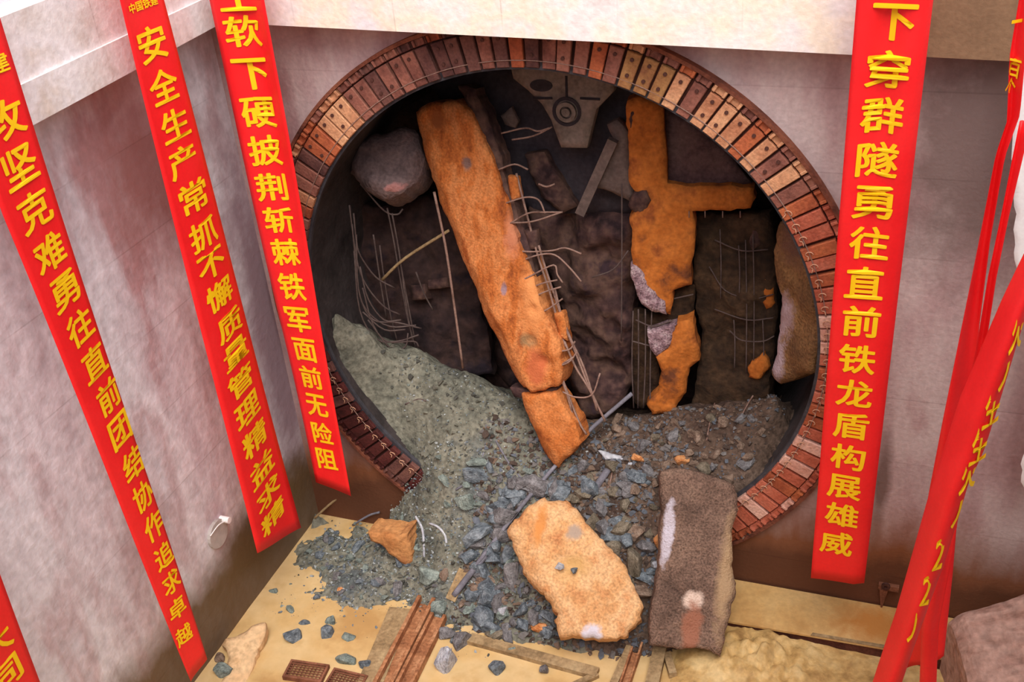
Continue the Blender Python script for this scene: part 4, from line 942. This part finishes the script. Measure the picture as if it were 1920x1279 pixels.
gravel('gravel', [((-0.2, 3.0, -1.4, 1.1), 6000, (0.015, 0.10)), ((-1.2, 1.7, -1.6, 0.6), 2600, (0.04, 0.16))], [plain('chip_brown', (128, 104, 88)), plain('chip_grey', (120, 114, 112)), plain('chip_dark_brown', (84, 68, 60)), plain('chip_slate', (104, 108, 118))], 'fine brown gravel over the right of the heap')

# ------------------------------------------------------------------ steel, timber and other site pieces
def floor_bar(name, a, b, wpx, h, mat, label, cat, channel=False, z0=None, tilt=None):
    za = FZ if z0 is None else z0[0]; zb2 = FZ if z0 is None else z0[1]
    A = at(*a, 2, za+h); B = at(*b, 2, zb2+h)
    d = B-A; L_ = np.linalg.norm(d); d /= L_; s_ = np.cross(d, [0, 0, 1.0]); s_ /= np.linalg.norm(s_); wd = wpx*((A-CAM) @ FWD)/F
    if not channel:
        v, f = beam_vf(A-np.array([0, 0, h/2]), B-np.array([0, 0, h/2]), wd, h)
        return tag(thing(name, v, f, mat), label, cat)
    E_ = empty(name, tuple(A-np.array([0, 0, h]))); tag(E_, label, cat)
    v, f = beam_vf(A-np.array([0, 0, h*0.85]), B-np.array([0, 0, h*0.85]), wd, h*0.3); thing('web', v, f, mat, E_)
    for sg in (-1, 1):
        v, f = beam_vf(A+s_*sg*wd*0.42-np.array([0, 0, h*0.5]), B+s_*sg*wd*0.42-np.array([0, 0, h*0.5]), wd*0.2, h); thing('flange', v, f, mat, E_)
    return E_
floor_bar('steel_channel', (800, 1118), (712, 1290), 34, 0.14, M_rust, 'rusty steel channel running out from under the heap, left of the pair', 'channel', True)
floor_bar('steel_channel', (822, 1150), (752, 1290), 30, 0.12, M_rust, 'rusty steel channel beside the white boulder, right of the pair', 'channel', True)
floor_bar('flat_board', (752, 1140), (690, 1290), 46, 0.05, M_board, 'greyish muddy board lying left of the rusty channels', 'board')
floor_bar('timber', (880, 1194), (1120, 1260), 22, 0.07, M_board, 'flat muddy timber lying across the mud below the tan block', 'timber')
floor_bar('steel_angle', (1204, 1180), (1164, 1300), 18, 0.12, M_rust, 'narrow rusty steel bar left of the brown slab foot, inner one', 'bar', True)
floor_bar('steel_angle', (1190, 1190), (1142, 1300), 14, 0.10, M_board, 'narrow muddy bar left of the brown slab foot, outer one', 'bar')
floor_bar('steel_angle', (1240, 1200), (1218, 1300), 24, 0.12, M_board, 'flat muddy bar poking out under the brown slab', 'bar')
floor_bar('timber', (1250, 1222), (1262, 1262), 14, 0.10, M_board, 'short timber stub under the brown slab corner', 'timber')
floor_bar('timber', (1120, 1262), (1040, 1300), 12, 0.06, M_board, 'thin lath in the mud near the bottom edge', 'timber')
# loose timber inside the spill
A_, B_ = hit(872, 1075), hit(846, 1128)
v, f = beam_vf(A_+[0, 0, .06], B_+[0, 0, .02], 0.16, 0.06); tag(thing('timber', v, f, M_board), 'short tan timber offcut beside the end of the grey strap', 'timber')
A_, B_ = hit(1152, 872), hit(1105, 938)
tag(tube('steel_pipe', [A_+[0, 0, .08], B_+[0, 0, .05]], 0.05, M_cable, sides=10, sm=0), 'short grey pipe sticking out of the rubble', 'pipe')
# raised plate along the foot of the back wall
z1 = -3.72
pa_, pb_, pc_, pd_ = at(1376, 1167, 2, z1), at(1665, 1217, 2, z1), at(1690, 1139, 2, z1), at(1385, 1087, 2, z1)
def prism4(name, q, t, mat, parent=None):
    v = [np.array(p) for p in q]+[np.array(p)-[0, 0, t] for p in q]
    return thing(name, v, [(0, 1, 2, 3), (7, 6, 5, 4), (0, 4, 5, 1), (1, 5, 6, 2), (2, 6, 7, 3), (3, 7, 4, 0)], mat, parent)
ext = lambda p, q, k: p+(q-p)*k
P1 = [ext(pb_, pa_, 1.5), ext(pa_, pb_, 1.9), ext(pd_, pc_, 1.9), ext(pc_, pd_, 1.5)]
for p in P1: p[1] = min(p[1], WY-0.01)
S5 = empty('sill_plate', tuple(P1[0])); tag(S5, 'yellow mud-covered steel plate along the foot of the back wall', 'plate')
prism4('plate', P1, 0.03, M_plate, S5)
rib = [ext(P1[0], P1[1], .42), ext(P1[0], P1[1], .70), ext(P1[0], P1[1], .70)+(P1[2]-P1[1])*0.07, ext(P1[0], P1[1], .42)+(P1[2]-P1[1])*0.07]
prism4('edge_strip', [p+np.array([0, 0, .012]) for p in rib], 0.012, M_board, S5)
body = [p.copy()-[0, 0, 0.031] for p in P1]
for p in body[:2]: p[1] += 0.05
prism4('sill', body, abs(FZ-z1)-0.03, M_rim, S5)
# soft mud piled in front of the plate
def mud_mound():
    v, f, H = [], [], {}; x0, x1, y0, y1, s_ = 1.9, 5.6, -2.6, -0.72, 0.045; nx, ny = int((x1-x0)/s_), int((y1-y0)/s_)
    for j in range(ny+1):
        for i in range(nx+1):
            x, y = x0+i*s_, y0+j*s_; n_ = noise.fractal(Vector((x*2.2, y*2.2, 5)), .8, 2.1, 4)
            c = at(1430, 1230, 2, -3.8); g = math.exp(-(((x-c[0])/.55)**2+((y-c[1])/.45)**2))
            e = min(1, max(0, (y-y0)/1.2))*min(1, (x-x0)/0.3)*min(1, (x1-x)/.4)
            v.append((x, y, FZ-0.03+0.16*e+ (0.05*n_)*e*0.5 + g*(0.08+0.22*abs(n_)+0.16*noise.noise(Vector((x*7, y*7, 1)))+0.08*noise.noise(Vector((x*17, y*17, 1))))))
    for j in range(ny):
        for i in range(nx):
            a = j*(nx+1)+i; f.append((a, a+1, a+nx+2, a+nx+1))
    return tag(thing('mud_mound', v, f, M_mudlump, smooth=True, centre=False), 'soft lumpy yellow mud piled in front of the muddy plate', 'mud', kind='stuff')
mud_mound()
# big sloping muddy block at the lower right
ra, rb, rc, rd = atY(1782, 1146, -0.75), atY(2010, 1078, -0.55), at(2080, 1420, 2, -2.9), at(1850, 1380, 2, -3.25)
bm = bmesh.new(); nU, nV = 30, 24; gr = []
for j in range(nV+1):
    for i in range(nU+1):
        u, t = i/nU, j/nV; p = (ra*(1-u)+rb*u)*(1-t)+(rd*(1-u)+rc*u)*t
        h = 0.03*noise.fractal(V(p)*2.5, .8, 2.1, 4) - 0.10*(max(0, 1-u/0.12)**2 + max(0, 1-t/0.12)**2)
        gr.append(p+np.array([0, 0, h]))
v = list(gr); f = []
W2 = nU+1
for j in range(nV):
    for i in range(nU): a = j*W2+i; f.append((a, a+W2, a+W2+1, a+1))
bdr = [i for i in range(W2)]+[j*W2+nU for j in range(1, nV+1)]+[nV*W2+i for i in range(nU-1, -1, -1)]+[j*W2 for j in range(nV-1, 0, -1)]
k0 = len(v)
for b in bdr: v.append(np.array([gr[b][0], gr[b][1], FZ-0.05]))
for k in range(len(bdr)):
    k2 = (k+1) % len(bdr); f.append((bdr[k], bdr[k2], k0+k2, k0+k))
bm.free()
tag(thing('concrete_ramp', v, f, M_ramp, smooth=False), 'brownish sloping muddy concrete ramp in the lower right corner', 'ramp')
# left broken clay flake standing out of the mud
PLF = plane3((400, 1240, -3.0), (490, 1170, -2.1), (440, 1275, -2.95))
PLF = (at(450, 1230, 2, FZ+0.12), np.array([0.12, -0.25, 0.96])/np.linalg.norm([0.12, -0.25, 0.96]))
o = slab('clay_flake', [(418, 1206), (455, 1180), (496, 1164), (494, 1200), (480, 1232), (470, 1262), (462, 1300), (400, 1300), (424, 1262), (432, 1238)], PLF, 0.14, M_tan, 0.06, 0.03, 0.05, 0.03, 0.03, 71)
set_mat(o, pmat('clay_flake', [(206, 160, 112), (228, 190, 146), (214, 172, 128)], 2, 0.85, 0.5, 16)); tag(o, 'pale orange broken clay flake by the side wall in the lower left', 'flake')
# rusty mesh trays in the mud at the bottom edge
def tray(px, py, wd, dp, rz, label):
    c = at(px, py, 2, FZ); E_ = empty('mesh_tray', tuple(c)); E_.rotation_euler = (0, 0, rz); tag(E_, label, 'tray')
    for (x0, x1, y0, y1) in ((-wd/2, wd/2, -dp/2, -dp/2+.03), (-wd/2, wd/2, dp/2-.03, dp/2), (-wd/2, -wd/2+.03, -dp/2+.03, dp/2-.03), (wd/2-.03, wd/2, -dp/2+.03, dp/2-.03)):
        vv, ff = boxvf(x0, x1, y0, y1, -0.01, 0.07); link('side_bar', mesh('side_bar', vv, ff), M_meshr, E_)
    n_ = 9
    for k in range(n_):
        x = -wd/2+.03+(wd-.06)*(k+.5)/n_; vv, ff = boxvf(x-.006, x+.006, -dp/2+.03, dp/2-.03, 0.03, 0.042); link('mesh_wire', mesh('mesh_wire', vv, ff), M_meshr, E_)
    for k in range(6):
        y = -dp/2+.03+(dp-.06)*(k+.5)/6; vv, ff = boxvf(-wd/2+.03, wd/2-.03, y-.006, y+.006, 0.043, 0.055); link('mesh_wire', mesh('mesh_wire', vv, ff), M_meshr, E_)
tray(575, 1264, 0.55, 0.3, 0.1, 'rusty mesh tray in the mud at the bottom edge, left one')
tray(650, 1282, 0.5, 0.3, 0.0, 'rusty mesh tray in the mud at the bottom edge, right one')
# strap / cable from the bore to the spill
c1, c2 = atY(1185, 738, 0.9), hit(862, 1108)
mid1, mid2 = hit(1020, 912)+[0, 0, .12], hit(1095, 828)+[0, 0, .1]
ca_ = [c1, mid2, mid1, hit(948, 1006)+[0, 0, .16], c2+[0, 0, .06]]
tag(tube('grey_strap', ca_, 0.03, M_cable, sides=8), 'long taut grey strap running from the bore down over the rubble', 'strap')
tag(tube('frayed_strap_end', [hit(915, 1050)+[0, 0, .12], hit(880, 1090)+[0, 0, .1], hit(852, 1122)+[0, 0, .05]], 0.045, M_cable, sides=8), 'thicker frayed pale end piece of the grey strap', 'strap')
# loose wires and rods lying on the rubble
for i, (pl_, r_, mt, lab) in enumerate([
    ([(780, 972), (792, 995), (795, 1020), (796, 1048)], 0.02, ROCKM[5], 'pale curved rod on the grey soil, longer of two'),
    ([(806, 985), (822, 992), (834, 1006), (838, 1022)], 0.018, ROCKM[5], 'pale curved rod on the grey soil, shorter of two'),
    ([(930, 830), (960, 880), (1002, 925)], 0.014, M_cable, 'thin rod crossing under the grey strap'),
    ([(855, 922), (885, 905), (912, 898)], 0.016, M_cable, 'dark rod lying on the grey soil beside the upright stone'),
    ([(760, 762), (785, 752), (800, 756)], 0.012, M_rebar_d, 'short twig-like rod high on the grey soil'),
    ([(912, 800), (910, 840), (905, 860)], 0.010, M_cable, 'thin wire hanging on the soil left of the leaning slab'),
    ([(1340, 760), (1330, 800), (1325, 830)], 0.010, M_rebar, 'thin rusty wire on the brown gravel slope'),
    ([(1412, 742), (1400, 765), (1390, 785)], 0.010, M_rebar, 'short rusty wire below the side slab'),
    ([(1150, 880), (1140, 920), (1120, 935)], 0.010, M_rebar, 'bent wire beside the short grey pipe'),
    ([(590, 975), (618, 950), (650, 925)], 0.02, M_board, 'thin lath near the back wall corner'),
    ([(662, 988), (692, 970), (712, 964)], 0.018, M_cable, 'dark lath at the top of the fine gravel')]):
    tag(tube('loose_rod', [(hit(*p)+[0, 0, .035]) if p[1] > 745 else atY(p[0], p[1], 1.0) for p in pl_], r_, mt), lab, 'rod')
# torn white bag
o = slab('torn_bag', [(1120, 842), (1150, 850), (1175, 856), (1192, 870), (1180, 876), (1160, 862), (1135, 860)], (hit(1155, 858)+np.array([0, -0.02, .08]), np.array([0, -.5, .86])), 0.04, M_white, 0.05, 0.03, 0.02, 0.02, 0.01, 81)
set_mat(o, ROCKM[5]); tag(o, 'torn whitish plastic bag strip in the rubble', 'bag')
# capped pipe stub on the left wall
pc = at(405, 1000, 0, XL); E1 = empty('pipe_stub', tuple(pc)); tag(E1, 'muddy plugged pipe stub on the side wall with a white cap', 'pipe')
def xcyl(r, x0, x1, dz=0, dy=0, n=20):
    v, f = [], []
    for k in range(n):
        a = 2*math.pi*k/n; v += [(x0, dy+r*math.cos(a), dz+r*math.sin(a)), (x1, dy+r*math.cos(a), dz+r*math.sin(a))]
    for k in range(n): j = (k+1) % n; f.append((2*k, 2*j, 2*j+1, 2*k+1))
    f += [tuple(range(1, 2*n, 2)), tuple(range(0, 2*n, 2))[::-1]]; return v, f
link('plug', mesh('plug', *xcyl(0.20, -0.05, 0.05)), M_shaft, E1); link('white_cap', mesh('white_cap', *xcyl(0.045, 0.0, 0.14, 0.12, 0.16)), M_white, E1)
tv, tf = tube_vf([(0.06, -0.18, 0.12), (0.08, 0.0, 0.16), (0.10, 0.15, 0.12)], 0.008, 5, 4); link('tie_wire', mesh('tie_wire', tv, tf), M_white, E1)
# rusty pointed bracket at the foot of the back wall
pk = atY(1661, 1098, WY); E2 = empty('wall_bracket', tuple(pk)); tag(E2, 'rusty pointed bracket hanging from the back wall foot by the blown banner', 'bracket')
bv2, bf2 = boxvf(-0.09, 0.16, -0.06, 0.0, -0.03, 0.05); link('arm', mesh('arm', bv2, bf2), M_meshr, E2)
link('spike', mesh('spike', [(-.07, -.08, -.02), (.03, -.08, -.02), (.03, -.02, -.02), (-.07, -.02, -.02), (-.02, -.06, -.42)], [(0, 1, 2, 3), (0, 4, 1), (1, 4, 2), (2, 4, 3), (3, 4, 0)]), M_meshr, E2)
tv, tf = disc_vf(1661, 1098, (atY(1661, 1098, WY-0.08), np.array([0, -1.0, 0])), 0.02, 0.055, 0, 0.03, 14)
link('eye_ring', mesh('eye_ring', [tuple(np.array(p)-pk) for p in tv], tf), M_bolt, E2)
for o_ in bpy.data.objects:
    if o_.name.startswith('glyph_source'): bpy.data.objects.remove(o_)
